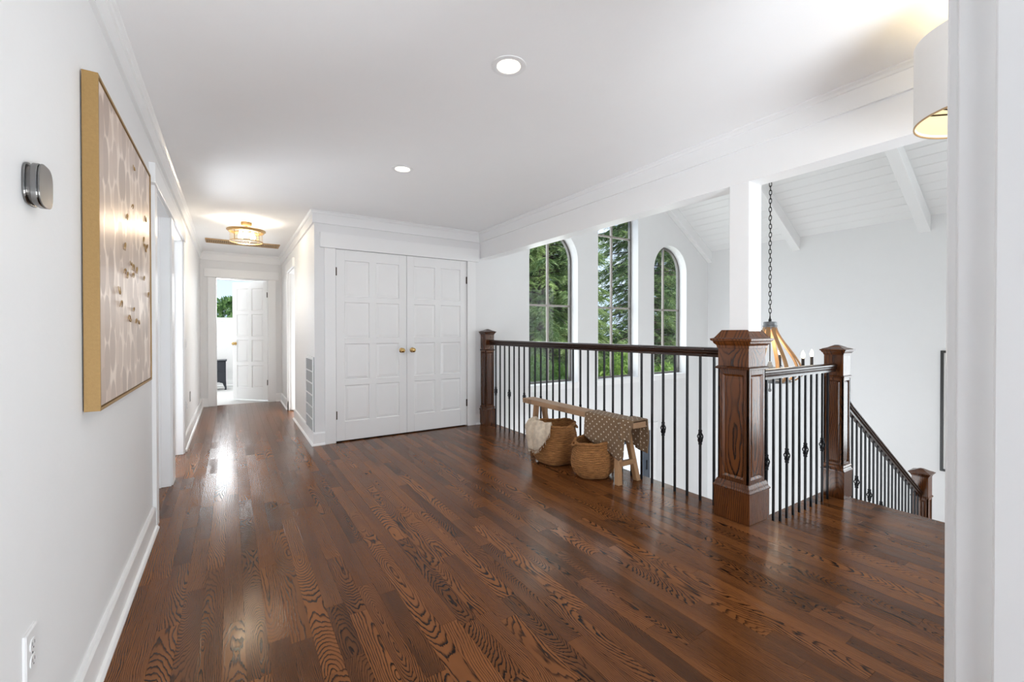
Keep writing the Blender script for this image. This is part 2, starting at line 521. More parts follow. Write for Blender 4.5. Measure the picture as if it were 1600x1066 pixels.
# ------------------------------------------------------------------ mesh helpers
class MB:
    def __init__(s):
        s.v = []
        s.f = []
        s.uv = {}
    def box(s, x0, x1, y0, y1, z0, z1):
        n = len(s.v)
        s.v += [(x0, y0, z0), (x1, y0, z0), (x1, y1, z0), (x0, y1, z0), (x0, y0, z1), (x1, y0, z1), (x1, y1, z1), (x0, y1, z1)]
        for q in ((0, 3, 2, 1), (4, 5, 6, 7), (0, 1, 5, 4), (1, 2, 6, 5), (2, 3, 7, 6), (3, 0, 4, 7)):
            s.f.append(tuple(n + i for i in q))
        return s
    def frustum(s, c0, h0, z0, c1, h1, z1):
        """square frustum between two half-widths (hx, hy)"""
        n = len(s.v)
        for (c, h, z) in ((c0, h0, z0), (c1, h1, z1)):
            s.v += [(c[0] - h[0], c[1] - h[1], z), (c[0] + h[0], c[1] - h[1], z), (c[0] + h[0], c[1] + h[1], z), (c[0] - h[0], c[1] + h[1], z)]
        for q in ((0, 3, 2, 1), (4, 5, 6, 7), (0, 1, 5, 4), (1, 2, 6, 5), (2, 3, 7, 6), (3, 0, 4, 7)):
            s.f.append(tuple(n + i for i in q))
        return s
    def stack(s, c, prof):
        """square stack: list of (half, z) from bottom to top, closed both ends"""
        n = len(s.v)
        for h, z in prof:
            s.v += [(c[0] - h, c[1] - h, z), (c[0] + h, c[1] - h, z), (c[0] + h, c[1] + h, z), (c[0] - h, c[1] + h, z)]
        k = len(prof)
        s.f.append((n + 3, n + 2, n + 1, n))
        s.f.append(tuple(n + 4 * (k - 1) + i for i in range(4)))
        for j in range(k - 1):
            for i in range(4):
                a = n + 4 * j + i
                b_ = n + 4 * j + (i + 1) % 4
                s.f.append((a, b_, b_ + 4, a + 4))
        return s
    def lathe(s, c, prof, seg=24, axis='z', cap=True):
        n = len(s.v)
        k = len(prof)
        for r, h in prof:
            for i in range(seg):
                a = 2 * PI * i / seg
                p = (r * math.cos(a), r * math.sin(a), h)
                if axis == 'x':
                    p = (p[2], p[0], p[1])
                elif axis == 'y':
                    p = (p[0], p[2], p[1])
                s.v.append((c[0] + p[0], c[1] + p[1], c[2] + p[2]))
        for j in range(k - 1):
            for i in range(seg):
                a = n + j * seg + i
                b_ = n + j * seg + (i + 1) % seg
                q = (a, b_, b_ + seg, a + seg)
                s.f.append(q if axis != 'y' else q[::-1])
        if cap:
            s.f.append(tuple(n + i for i in range(seg))[::-1])
            s.f.append(tuple(n + (k - 1) * seg + i for i in range(seg)))
        return s
    def tube(s, pts, rad, seg=8, cap=True, flat=None):
        """tube along points; rad number or list; flat=(a,b) gives a rectangular strip section"""
        pts = [Vector(p) for p in pts]
        n0 = len(s.v)
        k = len(pts)
        up = Vector((0, 0, 1))
        t0 = (pts[1] - pts[0]).normalized()
        if abs(t0.dot(up)) > .95:
            up = Vector((1, 0, 0))
        rr = rad if isinstance(rad, (list, tuple)) else [rad] * k
        nrm = (up - t0 * up.dot(t0)).normalized()
        for i, p in enumerate(pts):
            t = (pts[min(i + 1, k - 1)] - pts[max(i - 1, 0)]).normalized()
            nrm = (nrm - t * nrm.dot(t)).normalized()
            bi = t.cross(nrm)
            if flat:
                for (a, b_) in ((-1, -1), (1, -1), (1, 1), (-1, 1)):
                    s.v.append(tuple(p + bi * a * flat[0] / 2 + nrm * b_ * flat[1] / 2))
            else:
                for j in range(seg):
                    an = 2 * PI * j / seg
                    s.v.append(tuple(p + (nrm * math.cos(an) + bi * math.sin(an)) * rr[i]))
        sg = 4 if flat else seg
        for i in range(k - 1):
            for j in range(sg):
                a = n0 + i * sg + j
                b_ = n0 + i * sg + (j + 1) % sg
                s.f.append((a, b_, b_ + sg, a + sg))
        if cap:
            s.f.append(tuple(n0 + j for j in range(sg))[::-1])
            s.f.append(tuple(n0 + (k - 1) * sg + j for j in range(sg)))
        return s
    def sweep(s, path, prof, side=1, closed_ends=True):
        """profile [(out, z)] swept along a horizontal polyline with mitred corners; out is to the right of travel * side"""
        n0 = len(s.v)
        P = [Vector((p[0], p[1])) for p in path]
        k = len(P)
        m = len(prof)
        def nor(a, b_):
            d = (b_ - a).normalized()
            return Vector((d.y, -d.x)) * side
        for i in range(k):
            if i == 0:
                o = nor(P[0], P[1])
            elif i == k - 1:
                o = nor(P[-2], P[-1])
            else:
                a, b_ = nor(P[i - 1], P[i]), nor(P[i], P[i + 1])
                o = (a + b_) / (1 + a.dot(b_))
            for (d, z) in prof:
                s.v.append((P[i].x + o.x * d, P[i].y + o.y * d, z))
        for i in range(k - 1):
            for j in range(m):
                a = n0 + i * m + j
                b_ = n0 + i * m + (j + 1) % m
                s.f.append((a, b_, b_ + m, a + m))
        if closed_ends:
            s.f.append(tuple(n0 + j for j in range(m))[::-1])
            s.f.append(tuple(n0 + (k - 1) * m + j for j in range(m)))
        return s
    def prism(s, poly, axis, a, b_):
        """polygon extruded along an axis; poly in the two remaining axes in xyz order"""
        n = len(s.v)
        k = len(poly)
        for t in (a, b_):
            for (p, q) in poly:
                s.v.append({'x': (t, p, q), 'y': (p, t, q), 'z': (p, q, t)}[axis])
        s.f.append(tuple(n + i for i in range(k)))
        s.f.append(tuple(n + k + i for i in range(k))[::-1])
        for i in range(k):
            j = (i + 1) % k
            s.f.append((n + i, n + k + i, n + k + j, n + j))
        return s
    def build(s, name, mat, parent=None, smooth=False, bevel=0., origin=None, fix=True, seg=2):
        me = bpy.data.meshes.new(name)
        vs = s.v
        o = bpy.data.objects.new(name, me)
        if origin is not None:
            vs = [(x - origin[0], y - origin[1], z - origin[2]) for x, y, z in vs]
            o.location = origin
        me.from_pydata(vs, [], s.f)
        if fix:
            bm = bmesh.new()
            bm.from_mesh(me)
            bmesh.ops.recalc_face_normals(bm, faces=bm.faces)
            bm.to_mesh(me)
            bm.free()
        me.materials.append(MATS[mat])
        if smooth:
            me.polygons.foreach_set('use_smooth', [True] * len(me.polygons))
            if smooth == 'auto':
                me.set_sharp_from_angle(angle=math.radians(40))
        COL.objects.link(o)
        if bevel > 0:
            md = o.modifiers.new('edge', 'BEVEL')
            md.width = bevel
            md.segments = seg
            md.limit_method = 'ANGLE'
            md.angle_limit = math.radians(35)
        if parent is not None:
            attach(o, parent)
        return o

def world_loc(o):
    m = Matrix.Translation(o.location) @ o.rotation_euler.to_matrix().to_4x4()
    return (world_loc(o.parent) @ o.matrix_parent_inverse @ m) if o.parent else m

def attach(o, parent):
    o.parent = parent
    o.matrix_parent_inverse = world_loc(parent).inverted()

def tag(o, label=None, cat=None, group=None, kind=None):
    if label:
        o['label'] = label
    if cat:
        o['category'] = cat
    if group:
        o['group'] = group
    if kind:
        o['kind'] = kind
    return o

def empty(name, loc, label=None, cat=None, group=None, kind=None):
    o = bpy.data.objects.new(name, None)
    o.location = loc
    o.empty_display_size = .1
    COL.objects.link(o)
    return tag(o, label, cat, group, kind)

def struct(mb, name, mat, label, cat, bevel=0., smooth=False, origin=None):
    return tag(mb.build(name, mat, None, smooth, bevel, origin), label, cat, None, 'structure')

def copy_tree(o, parent=None):
    c = o.copy()
    COL.objects.link(c)
    if parent is not None:
        c.parent = parent
        c.matrix_parent_inverse = o.matrix_parent_inverse.copy()
    for ch in list(o.children):
        copy_tree(ch, c)
    return c

# ------------------------------------------------------------------ key dimensions (metres; camera over the origin)
XL = -.405          # left wall face
XR = .735           # right wall face of the narrow hall
YC = 4.95           # closet wall / arched window wall
YE = 8.44           # end wall of the hall
ZC = 2.465          # ceiling
XE = 2.87           # edge of the upper floor
XB0, XB1, ZB = 2.70, 2.845, 2.127   # beam along the gallery
XW = 7.628          # far stairwell wall
ZV, MV = 2.69, .649  # vault springing height, pitch
LZ = -.15           # landing level
LX = 4.20           # landing's stair edge
Y0 = .195           # wall beside the camera
ZL = -2.75          # lower floor
RX, RY2 = 2.785, 1.558   # baluster lines
D1, D2 = (3.50, 4.27), (4.45, 5.31)     # the two doorways in the left wall (y)
vault = lambda x: ZV + MV * (XW - x)

# ------------------------------------------------------------------ floor and planks
def plank_mesh(x0, x1, y0, y1, z, seed, tilt):
    c = .0006
    t = .012
    xs = [(x0, z - t), (x0, z - c), (x0 + c, z), (x1 - c, z), (x1, z - c), (x1, z - t)]
    xm = (x0 + x1) / 2
    v, f = [], []
    for yy, e in ((y0, c), (y1, -c)):
        for i, (x, zz) in enumerate(xs):
            v.append((x, yy + (e if i in (2, 3) else 0), zz + (x - xm) * tilt))
    k = 6
    for i in range(5):
        f.append((i, k + i, k + i + 1, i + 1))
    f.append((0, 1, 2, 3, 4, 5))
    f.append((11, 10, 9, 8, 7, 6))
    return v, f

def plank_object(name, planks, parent, kind=None):
    V, Fc, seeds, uvs = [], [], [], []
    for (x0, x1, y0, y1, z, sd, tl) in planks:
        v, f = plank_mesh(x0, x1, y0, y1, z, sd, tl)
        n = len(V)
        V += v
        Fc += [tuple(n + i for i in q) for q in f]
        seeds += [sd] * len(f)
        xm = (x0 + x1) / 2
        for q in f:
            for i in q:
                uvs += [v[i][0] - xm, v[i][1]]
    o0 = ((planks[0][0] + planks[0][1]) / 2, (planks[0][2] + planks[0][3]) / 2, planks[0][4]) if kind is None else (0, 0, 0)
    me = bpy.data.meshes.new(name)
    me.from_pydata([(a - o0[0], b_ - o0[1], c - o0[2]) for a, b_, c in V], [], Fc)
    at = me.attributes.new('seed', 'FLOAT', 'FACE')
    at.data.foreach_set('value', seeds)
    uvl = me.uv_layers.new(name='grain')
    uvl.data.foreach_set('uv', uvs)
    me.materials.append(MATS['floor_oak'])
    o = bpy.data.objects.new(name, me)
    o.location = o0
    COL.objects.link(o)
    attach(o, parent)
    if kind:
        o['kind'] = kind
    return o

def lay_planks(floor, xa, xb, yspan, z, w, limit, seed):
    rnd = random.Random(seed)
    allp = []
    x = xa
    while x < xb - .01:
        x1 = min(x + w, xb)
        ya, yb = yspan(x, x1)
        y = ya - rnd.uniform(0, .9)
        while y < yb:
            ln = rnd.choice((rnd.uniform(.28, .6), rnd.uniform(.5, 1.1), rnd.uniform(.8, 1.5)))
            y1 = y + ln
            if yb - y1 < .15:
                y1 = yb
            a, b_ = max(y, ya), min(y1, yb)
            if b_ - a > .02:
                allp.append((x + .00008, x1 - .00008, a + .00008, b_ - .00008, z, rnd.random(), rnd.gauss(0, .0016)))
            y = y1
        x = x1
    allp.sort(key=lambda p: (p[0] * p[0] + ((p[2] + p[3]) / 2) ** 2) - .4 * (p[3] - p[2]))
    for p in allp[:limit]:
        plank_object('plank', [p], floor)
    if allp[limit:]:
        plank_object('far_planks', allp[limit:], floor, 'stuff')

fl = MB()
fl.box(-2.2, XB1, -3.4, Y0, -.30, -.0125)
fl.box(XL - .3, XE, Y0, YC + .6, -.30, -.0125)
fl.box(XL - .3, XR + .06, YC + .6, YE + .06, -.30, -.0125)
floor = struct(fl, 'floor', 'floor_oak', 'dark stained oak strip floor of the upper hall and gallery', 'floor')
lay_planks(floor, XL - .1488, XE + .0, lambda a, b_: (D1[0] - .1, D2[1] + .1) if b_ <= XL + .01 else (Y0 - .3, YE + .05) if b_ <= XR + .04 else ((-.1, YC + .02) if b_ < XE - .1 else (-1.3, YC - .0)), 0., .0744, 300, 11)
# nosing under the floor's edge over the stairwell
struct(MB().box(XE - .03, XE + .012, -1.3, YC, -.032, -.0135).box(XE - .004, XE + .004, 1.72, YC, -.30, -.03), 'trim_1', 'trim_paint',
       'white skirt board under the edge of the gallery floor', 'skirt board')
ld = MB().box(XE, LX, -1.35, 1.66, LZ - .2, LZ - .0125)
landing = struct(ld, 'floor_landing', 'floor_oak', 'oak landing one step down beside the carved newel posts', 'landing')
lay_planks(landing, XE + .004, LX + .012, lambda a, b_: (-1.3, 1.655), LZ, .0744, 300, 23)
struct(MB().box(XE - .012, XE + .003, -1.3, 1.45, LZ, -.033), 'trim_2', 'newel_oak', 'dark oak riser between hall floor and lower landing', 'riser')

# stairs going down from the landing
st = empty('staircase', (LX, .6, LZ), 'oak stair flight going down past the landing edge', 'stairs', None, 'structure')
NR, RISE, RUN = 8, 1.38 / 8, .284
for i in range(NR):
    xa = LX + i * RUN
    z1 = LZ - (i + 1) * RISE
    MB().box(xa - .004, xa + .012, -1.3, 1.64, z1 + .001, z1 + RISE - .03).build('riser', 'trim_paint', st)
    if i < NR - 1:
        MB().box(xa - .0, xa + RUN + .02, -1.3, 1.655, z1 - .032, z1).build('tread', 'newel_oak', st, bevel=.006)
ZL2 = LZ - NR * RISE
MB().box(LX + (NR - 1) * RUN, XW, -1.35, 1.66, ZL2 - .2, ZL2).build('quarter_landing', 'newel_oak', st)
stg = MB()
for i in range(NR):
    xa = LX + i * RUN
    stg.prism([(xa, LZ - i * RISE - .035), (xa + RUN + .02, LZ - i * RISE - .21), (xa + RUN + .02, LZ - i * RISE - .62), (xa, LZ - i * RISE - .45)], 'y', 1.60, 1.655)
stg.build('stringer', 'trim_paint', st)
struct(MB().box(.2, XW, -1.4, YC, ZL - .2, ZL), 'floor_lower', 'pale_tile', 'pale lower level floor seen through the balusters', 'floor')

# ------------------------------------------------------------------ walls
def wall_with_holes(name, outline, holes, axis, a, b_, mat, label, cat='wall'):
    """outline and holes are 2-D loops in the plane; axis is the normal axis, a..b_ the thickness"""
    bm = bmesh.new()
    def loop(pts):
        vs = [bm.verts.new((p[0], p[1], 0)) for p in pts]
        return [bm.edges.new((vs[i], vs[(i + 1) % len(vs)])) for i in range(len(vs))]
    ed = loop(outline)
    for h in holes:
        ed += loop(h)
    bmesh.ops.triangle_fill(bm, use_beauty=True, use_dissolve=False, edges=ed, normal=(0, 0, 1))
    r = bmesh.ops.extrude_face_region(bm, geom=list(bm.faces))
    for g in r['geom']:
        if isinstance(g, bmesh.types.BMVert):
            g.co.z = 1
    for v in bm.verts:
        t = a + (b_ - a) * v.co.z
        p, q = v.co.x, v.co.y
        v.co = {'x': (t, p, q), 'y': (p, t, q), 'z': (p, q, t)}[axis]
    bmesh.ops.recalc_face_normals(bm, faces=bm.faces)
    me = bpy.data.meshes.new(name)
    bm.to_mesh(me)
    bm.free()
    me.materials.append(MATS[mat])
    o = bpy.data.objects.new(name, me)
    COL.objects.link(o)
    return tag(o, label, cat, None, 'structure')

def rect(p0, p1, q0, q1):
    return [(p0, q0), (p1, q0), (p1, q1), (p0, q1)]

DH = 2.085
wall_with_holes('wall_left', [(-.1, -.2), (D1[0], -.2), (D1[0], DH), (D1[1], DH), (D1[1], -.2), (D2[0], -.2), (D2[0], DH), (D2[1], DH), (D2[1], -.2), (YE + .1, -.2), (YE + .1, ZC + .1), (-.1, ZC + .1)],
                [], 'x', XL - .125, XL, 'wall_paint', 'long white textured wall with the gold framed art')
CX0, CX1 = .944, 2.516                  # closet doorway (x)
wall_with_holes('wall_closet', [(XR, -.2), (CX0, -.2), (CX0, 2.092), (CX1, 2.092), (CX1, -.2), (XE, -.2), (XE, ZC + .1), (XR, ZC + .1)],
                [], 'y', YC, YC + .13, 'wall_paint', 'white wall around the double closet doors')
H1 = (6.62, 7.42)
wall_with_holes('wall_hall', [(YC + .13, -.2), (H1[0], -.2), (H1[0], DH), (H1[1], DH), (H1[1], -.2), (YE + .1, -.2), (YE + .1, ZC + .1), (YC + .13, ZC + .1)],
                [], 'x', XR, XR + .125, 'wall_paint', 'short white hall wall carrying the return air grille')
EX0, EX1 = -.205, .54
wall_with_holes('wall_end', [(XL - .1, -.2), (EX0, -.2), (EX0, 2.065), (EX1, 2.065), (EX1, -.2), (XR + .1, -.2), (XR + .1, ZC + .1), (XL - .1, ZC + .1)],
                [], 'y', YE, YE + .12, 'wall_paint', 'white wall around the open door at the end of the hall')
# arched window wall
WX = [(3.479, 4.369), (4.781, 5.690), (6.088, 6.976)]
WSILL = .432
WSPR = [2.245, 2.98, 2.255]
def arch(x0, x1, zb, zs, n=20, inset=0.):
    c, r = (x0 + x1) / 2, (x1 - x0) / 2 - inset
    pts = [(c - r, zb + inset), (c + r, zb + inset)]
    for i in range(n + 1):
        a = PI * i / n
        pts.append((c + r * math.cos(a), zs + r * math.sin(a)))
    return pts
LDX = (5.15, 6.03)
struct(MB().box(.2, XE, YC, YC + .13, ZL, -.2), 'wall_lower', 'wall_paint', 'lower room wall under the closet', 'wall')
gable = [(XE, ZL), (LDX[0], ZL), (LDX[0], -.49), (LDX[1], -.49), (LDX[1], ZL), (XW, ZL), (XW, ZV + .1), (XE, vault(XE) + .1)]
wall_with_holes('wall_window', gable, [arch(x0, x1, WSILL, WSPR[i]) for i, (x0, x1) in enumerate(WX)], 'y', YC, YC + .22, 'wall_paint',
                'tall white gable wall with three arched windows')
wall_with_holes('wall_right', rect(-1.5, YC + .22, ZL, ZV + .25), [rect(-1.36, .56, -.55, 2.5)], 'x', XW, XW + .15, 'wall_paint', 'plain white stairwell wall beyond the stairs')
w5 = empty('window_5', (XW, -.4, -.55), 'tall stairwell window beside the framed picture, hidden by the jamb', 'window', None, 'structure')
MB().box(XW + .05, XW + .10, -1.359, -1.31, -.549, 2.499).box(XW + .05, XW + .10, .51, .559, -.549, 2.499).box(XW + .05, XW + .10, -1.31, .51, -.549, -.50).box(XW + .05, XW + .10, -1.31, .51, 2.45, 2.499).build('frame', 'trim_paint', w5)
MB().box(XW + .05, XW + .09, -.42, -.38, -.50, 2.45).build('mullion', 'trim_paint', w5)
for ya_, yb_ in ((-1.31, -.42), (-.38, .51)):
    MB().box(XW + .07, XW + .074, ya_, yb_, -.50, 2.45).build('pane', 'pane_glass', w5)
# gallery beam, column and the wall over the beam
struct(MB().box(XB0, XB1, Y0, YC, ZB, ZC + .1), 'gallery_beam', 'trim_paint', 'long white boxed beam over the gallery railing', 'beam', bevel=.003)
struct(MB().box(XB0, XB1, -1.4, YC, ZC + .1, vault(XB1) + .1), 'wall_loft', 'wall_paint', 'white wall above the gallery beam up to the vault', 'wall')
struct(MB().box(XB0, XB1, 1.475, 1.602, 1.19, ZB + .002), 'gallery_column', 'trim_paint', 'square white column standing on the thick carved newel', 'column', bevel=.004)
# beside the camera: wall end with door jamb
jb = MB()
jb.box(.968, 1.28, Y0 - .125, Y0, -.02, ZC)
struct(jb, 'wall_near', 'wall_paint', 'white wall end close by, beyond the door jamb', 'wall')
struct(MB().box(.95, .968, Y0 - .125, Y0, 0, ZC), 'trim_3', 'trim_paint', 'white door jamb board close by at the picture edge', 'door jamb', bevel=.002)
struct(MB().box(.938, .9505, Y0 - .078, Y0 - .041, 0, ZC), 'trim_4', 'trim_paint', 'narrow white door stop strip on the close jamb', 'door stop', bevel=.003)
struct(MB().box(.9555, 1.05, Y0, Y0 + .0135, 0, ZC), 'trim_5', 'trim_paint', 'white casing edge beyond the close door jamb', 'door casing', bevel=.003)
struct(MB().box(-3.9, XL - .13, 2.4, 2.5, -.05, ZC).box(-3.9, XL - .13, 6.6, 6.7, -.05, ZC).box(-3.9, -3.8, 2.5, 3.1, -.05, ZC).box(-3.9, -3.8, 5.7, 6.6, -.05, ZC).box(-3.9, -3.8, 3.1, 5.7, -.05, .1).box(-3.9, -3.8, 3.1, 5.7, 2.1, ZC), 'wall_side_room', 'wall_paint', 'walls of the side room beyond the left doorways', 'wall')
struct(MB().box(-3.9, XL - .125, 2.4, 6.7, ZC, ZC + .1), 'ceiling_side_room', 'ceiling_paint', 'ceiling of the side room beyond the left doorways', 'ceiling')
struct(MB().box(-3.9, XL - .3, 2.4, 6.7, -.2, -.012), 'floor_side_room', 'carpet', 'pale carpet of the side room beyond the left doorways', 'carpet')
# bedroom behind the camera and stairwell boundaries out of view
struct(MB().box(-2.3, -2.2, -3.5, .0, 0, ZC).box(2.7, 2.8, -3.5, .0, 0, ZC).box(-2.3, XL - .12, -.02, .1, 0, ZC)
       .box(-2.3, -1.1, -3.5, -3.4, 0, ZC).box(1.5, 2.8, -3.5, -3.4, 0, ZC).box(-1.1, 1.5, -3.5, -3.4, 0, .08).box(-1.1, 1.5, -3.5, -3.4, 2.4, ZC), 'wall_back', 'bounce_dark_paint', 'bedroom walls behind the doorway', 'wall')
struct(MB().box(2.8, 3.4, -1.5, -1.4, ZL, 6).box(7.0, XW, -1.5, -1.4, ZL, 6).box(3.4, 7.0, -1.5, -1.4, ZL, 6).box(XB0, XB1, -1.5, .07, ZL, ZC + .1).box(.2, XB0, -.03, .07, ZL, -.31),
       'wall_south', 'wall_paint', 'stairwell wall behind the landing', 'wall')
struct(MB().box(.2, XE - .01, Y0 + .01, YC - .01, -.33, -.305), 'ceiling_lower', 'ceiling_paint', 'white ceiling of the lower room under the gallery', 'ceiling')

# ceilings
cm = MB()
cm.box(XL - .15, XB0 + .01, Y0 - .13, YC + .05, ZC, ZC + .1)
cm.box(XL - .15, XR + .15, YC + .05, YE + .12, ZC, ZC + .1)
struct(MB().box(-2.3, 2.8, -3.5, Y0 - .13, ZC, ZC + .1), 'ceiling_bedroom_near', 'bounce_dark_paint', 'ceiling of the bedroom behind the doorway', 'ceiling')
struct(cm, 'ceiling', 'ceiling_paint', 'flat white ceiling of the hall with recessed lights', 'ceiling')

# vaulted ceiling: backing sheet plus tongue and groove boards
vb = MB().prism([(XW + .15, vault(XW + .15) + .06), (2.6, vault(2.6) + .06), (2.6, vault(2.6) + .12), (XW + .15, vault(XW + .15) + .12)], 'y', -1.5, YC + .22)
cv = struct(vb, 'ceiling_vault', 'board_paint', 'white vaulted ceiling of painted tongue and groove boards', 'ceiling')
ang = math.atan(MV)
BW = .142
n_b = int((XW - 2.85) / (BW * math.cos(ang)))
bmesh_board = None
for i in range(n_b):
    s0 = i * BW
    x0 = XW - s0 * math.cos(ang)
    x1 = XW - (s0 + BW - .004) * math.cos(ang)
    nx, nz = math.sin(ang), math.cos(ang)
    ch = .005
    p = [(x0, vault(x0) + ch), (x0 - ch * math.cos(ang), vault(x0) + ch * math.sin(ang)), (x1 + ch * math.cos(ang), vault(x1) - ch * math.sin(ang)), (x1, vault(x1) + ch),
         (x1 + .03 * nx, vault(x1) + .03), (x0 + .03 * nx, vault(x0) + .03)]
    MB().prism(p, 'y', -1.4, YC - .001).build('board', 'board_paint', cv)
for k, (ya, yb, lab) in enumerate(((4.865, 4.949, 'white sloping rafter beam lying against the arched window wall'),
                                   (3.35, 3.46, 'white rafter beam of the vault behind the chandelier chain'),
                                   (1.806, 1.922, 'white rafter beam of the vault nearest the drum lampshade'),
                                   (.28, .40, 'white rafter beam of the vault over the landing, hidden by the jamb'))):
    dz = .205
    b4 = MB().prism([(XW - .001, vault(XW) + .004), (2.86, vault(2.86) + .004), (2.86, vault(2.86) - dz), (XW - .001, vault(XW) - dz)], 'y', ya, yb)
    struct(b4, 'ceiling_beam', 'board_paint', lab, 'beam', bevel=.004)

# ------------------------------------------------------------------ trim
def crown_prof(depth=.13):
    z = ZC
    return [(0, z - depth), (.018, z - depth), (.018, z - .034), (.026, z - .030), (.030, z - .018), (.040, z - .008), (.040, z), (0, z)]
struct(MB().sweep([(XL, Y0 - .1), (XL, YE), (XR, YE), (XR, YC), (XB0, YC), (XB0, Y0)], crown_prof(), 1), 'trim_6', 'trim_paint',
       'white crown moulding with flat frieze running around the hall ceiling', 'crown moulding')
def base_prof(h=.135, t=.017):
    return [(0, 0), (t + .016, 0), (t + .016, .008), (t + .010, .018), (t, .022), (t, h - .012), (t - .006, h), (0, h)]
struct(MB().sweep([(XL, Y0 - .1), (XL, D1[0] - .108)], base_prof(), 1), 'baseboard_left', 'trim_paint', 'white baseboard under the gold framed art', 'baseboard')
struct(MB().sweep([(XL, D2[1] + .09), (XL, YE), (EX0 - .105, YE)], base_prof(), 1), 'baseboard_hall_left', 'trim_paint', 'white baseboard down the hall beyond the second doorway', 'baseboard')
struct(MB().sweep([(EX1 + .105, YE), (XR, YE), (XR, H1[1] + .0)], base_prof(), 1), 'baseboard_end', 'trim_paint', 'short white baseboard in the far hall corner', 'baseboard')
struct(MB().sweep([(XR, H1[0] - .0), (XR, YC), (CX0 - .113, YC)], base_prof(), 1), 'baseboard_hall_right', 'trim_paint', 'white baseboard wrapping the corner below the return grille', 'baseboard')
struct(MB().sweep([(CX1 + .112, YC), (2.69, YC)], base_prof(), 1), 'baseboard_closet', 'trim_paint', 'short white baseboard between closet casing and first newel', 'baseboard')

TRIM = [7]
def casing(boxes, label, bevel=.003):
    m = MB()
    for b_ in boxes:
        m.box(*b_)
    struct(m, 'trim_%d' % TRIM[0], 'trim_paint', label, 'door casing', bevel=bevel)
    TRIM[0] += 1
# left wall doorways
casing([(XL, XL + .022, D1[0] - .105, D1[0] - .012, 0, DH + .012)], 'white casing leg of the nearer doorway beside the gold art')
casing([(XL, XL + .022, D1[1] + .012, D2[0] - .012, 0, DH + .012)], 'white casing post between the two left doorways')
casing([(XL, XL + .022, D2[1] + .012, D2[1] + .09, 0, DH + .012)], 'white casing leg of the farther left doorway')
casing([(XL, XL + .032, D1[0] - .17, D2[1] + .10, DH - .012 + .012, DH + .12)], 'long white head casing over both left doorways')
# closet
casing([(CX0 - .113, CX0 - .002, YC - .021, YC, 0, 2.082)], 'white casing leg of the closet beside the hall corner')
casing([(CX1 + .0, CX1 + .112, YC - .021, YC, 0, 2.082)], 'white casing leg of the closet beside the first newel')
casing([(CX0 - .155, CX1 + .155, YC - .030, YC, 2.083, 2.243)], 'white head casing board over the double closet doors')
# end doorway
casing([(EX0 - .105, EX0, YE - .021, YE, 0, 2.065)], 'white casing leg of the end doorway by the left wall')
casing([(EX1, EX1 + .105, YE - .021, YE, 0, 2.065)], 'white casing leg of the end doorway by the open door hinges')
casing([(EX0 - .15, EX1 + .15, YE - .030, YE, 2.066, 2.20)], 'white head casing board over the open end door')
# right hall doorway
casing([(XR - .021, XR, H1[1], H1[1] + .09, .0, DH)], 'white far casing of the side doorway in the hall')
casing([(XR - .030, XR, H1[0] - .02, H1[1] + .12, DH, DH + .12)], 'white head casing of the side doorway in the hall')
# jambs inside the doorways (lining boards and stops)
def jamb_y(y, x0, x1, h, s, label):
    m = MB().box(x0, x1, min(y, y + s * .012), max(y, y + s * .012), 0, h)
    xm = (x0 + x1) / 2
    m.box(xm - .03, xm + .008, min(y + s * .012, y + s * .024), max(y + s * .012, y + s * .024), 0, h)
    struct(m, 'trim_%d' % TRIM[0], 'trim_paint', label, 'door jamb', bevel=.002)
    TRIM[0] += 1
jamb_y(D1[0], XL - .125, XL + .012, DH, 1, 'white near jamb of the nearer left doorway')
jamb_y(D1[1], XL - .125, XL + .012, DH, -1, 'white far jamb of the nearer left doorway')
jamb_y(D2[0], XL - .125, XL + .012, DH, 1, 'white near jamb of the farther left doorway')
jamb_y(D2[1], XL - .125, XL + .012, DH, -1, 'white far jamb of the farther left doorway')
jamb_y(H1[0], XR, XR + .125, DH, 1, 'white near jamb of the side doorway in the hall')
jamb_y(H1[1], XR, XR + .125, DH, -1, 'white far jamb of the side doorway in the hall')
mm = MB().box(XL - .125, XL + .012, D1[0], D1[1], DH - .012, DH).box(XL - .125, XL + .012, D2[0], D2[1], DH - .012, DH).box(XR, XR + .125, H1[0], H1[1], DH - .012, DH)
struct(mm, 'trim_%d' % TRIM[0], 'trim_paint', 'white head linings inside the hall doorways', 'door jamb')
TRIM[0] += 1
struct(MB().box(EX0 - .0, EX0 + .012, YE, YE + .12, 0, 2.065).box(EX1 - .012, EX1, YE, YE + .12, 0, 2.065).box(EX0, EX1, YE, YE + .12, 2.053, 2.065), 'trim_%d' % TRIM[0], 'trim_paint',
       'white jamb lining of the open end doorway', 'door jamb')
TRIM[0] += 1

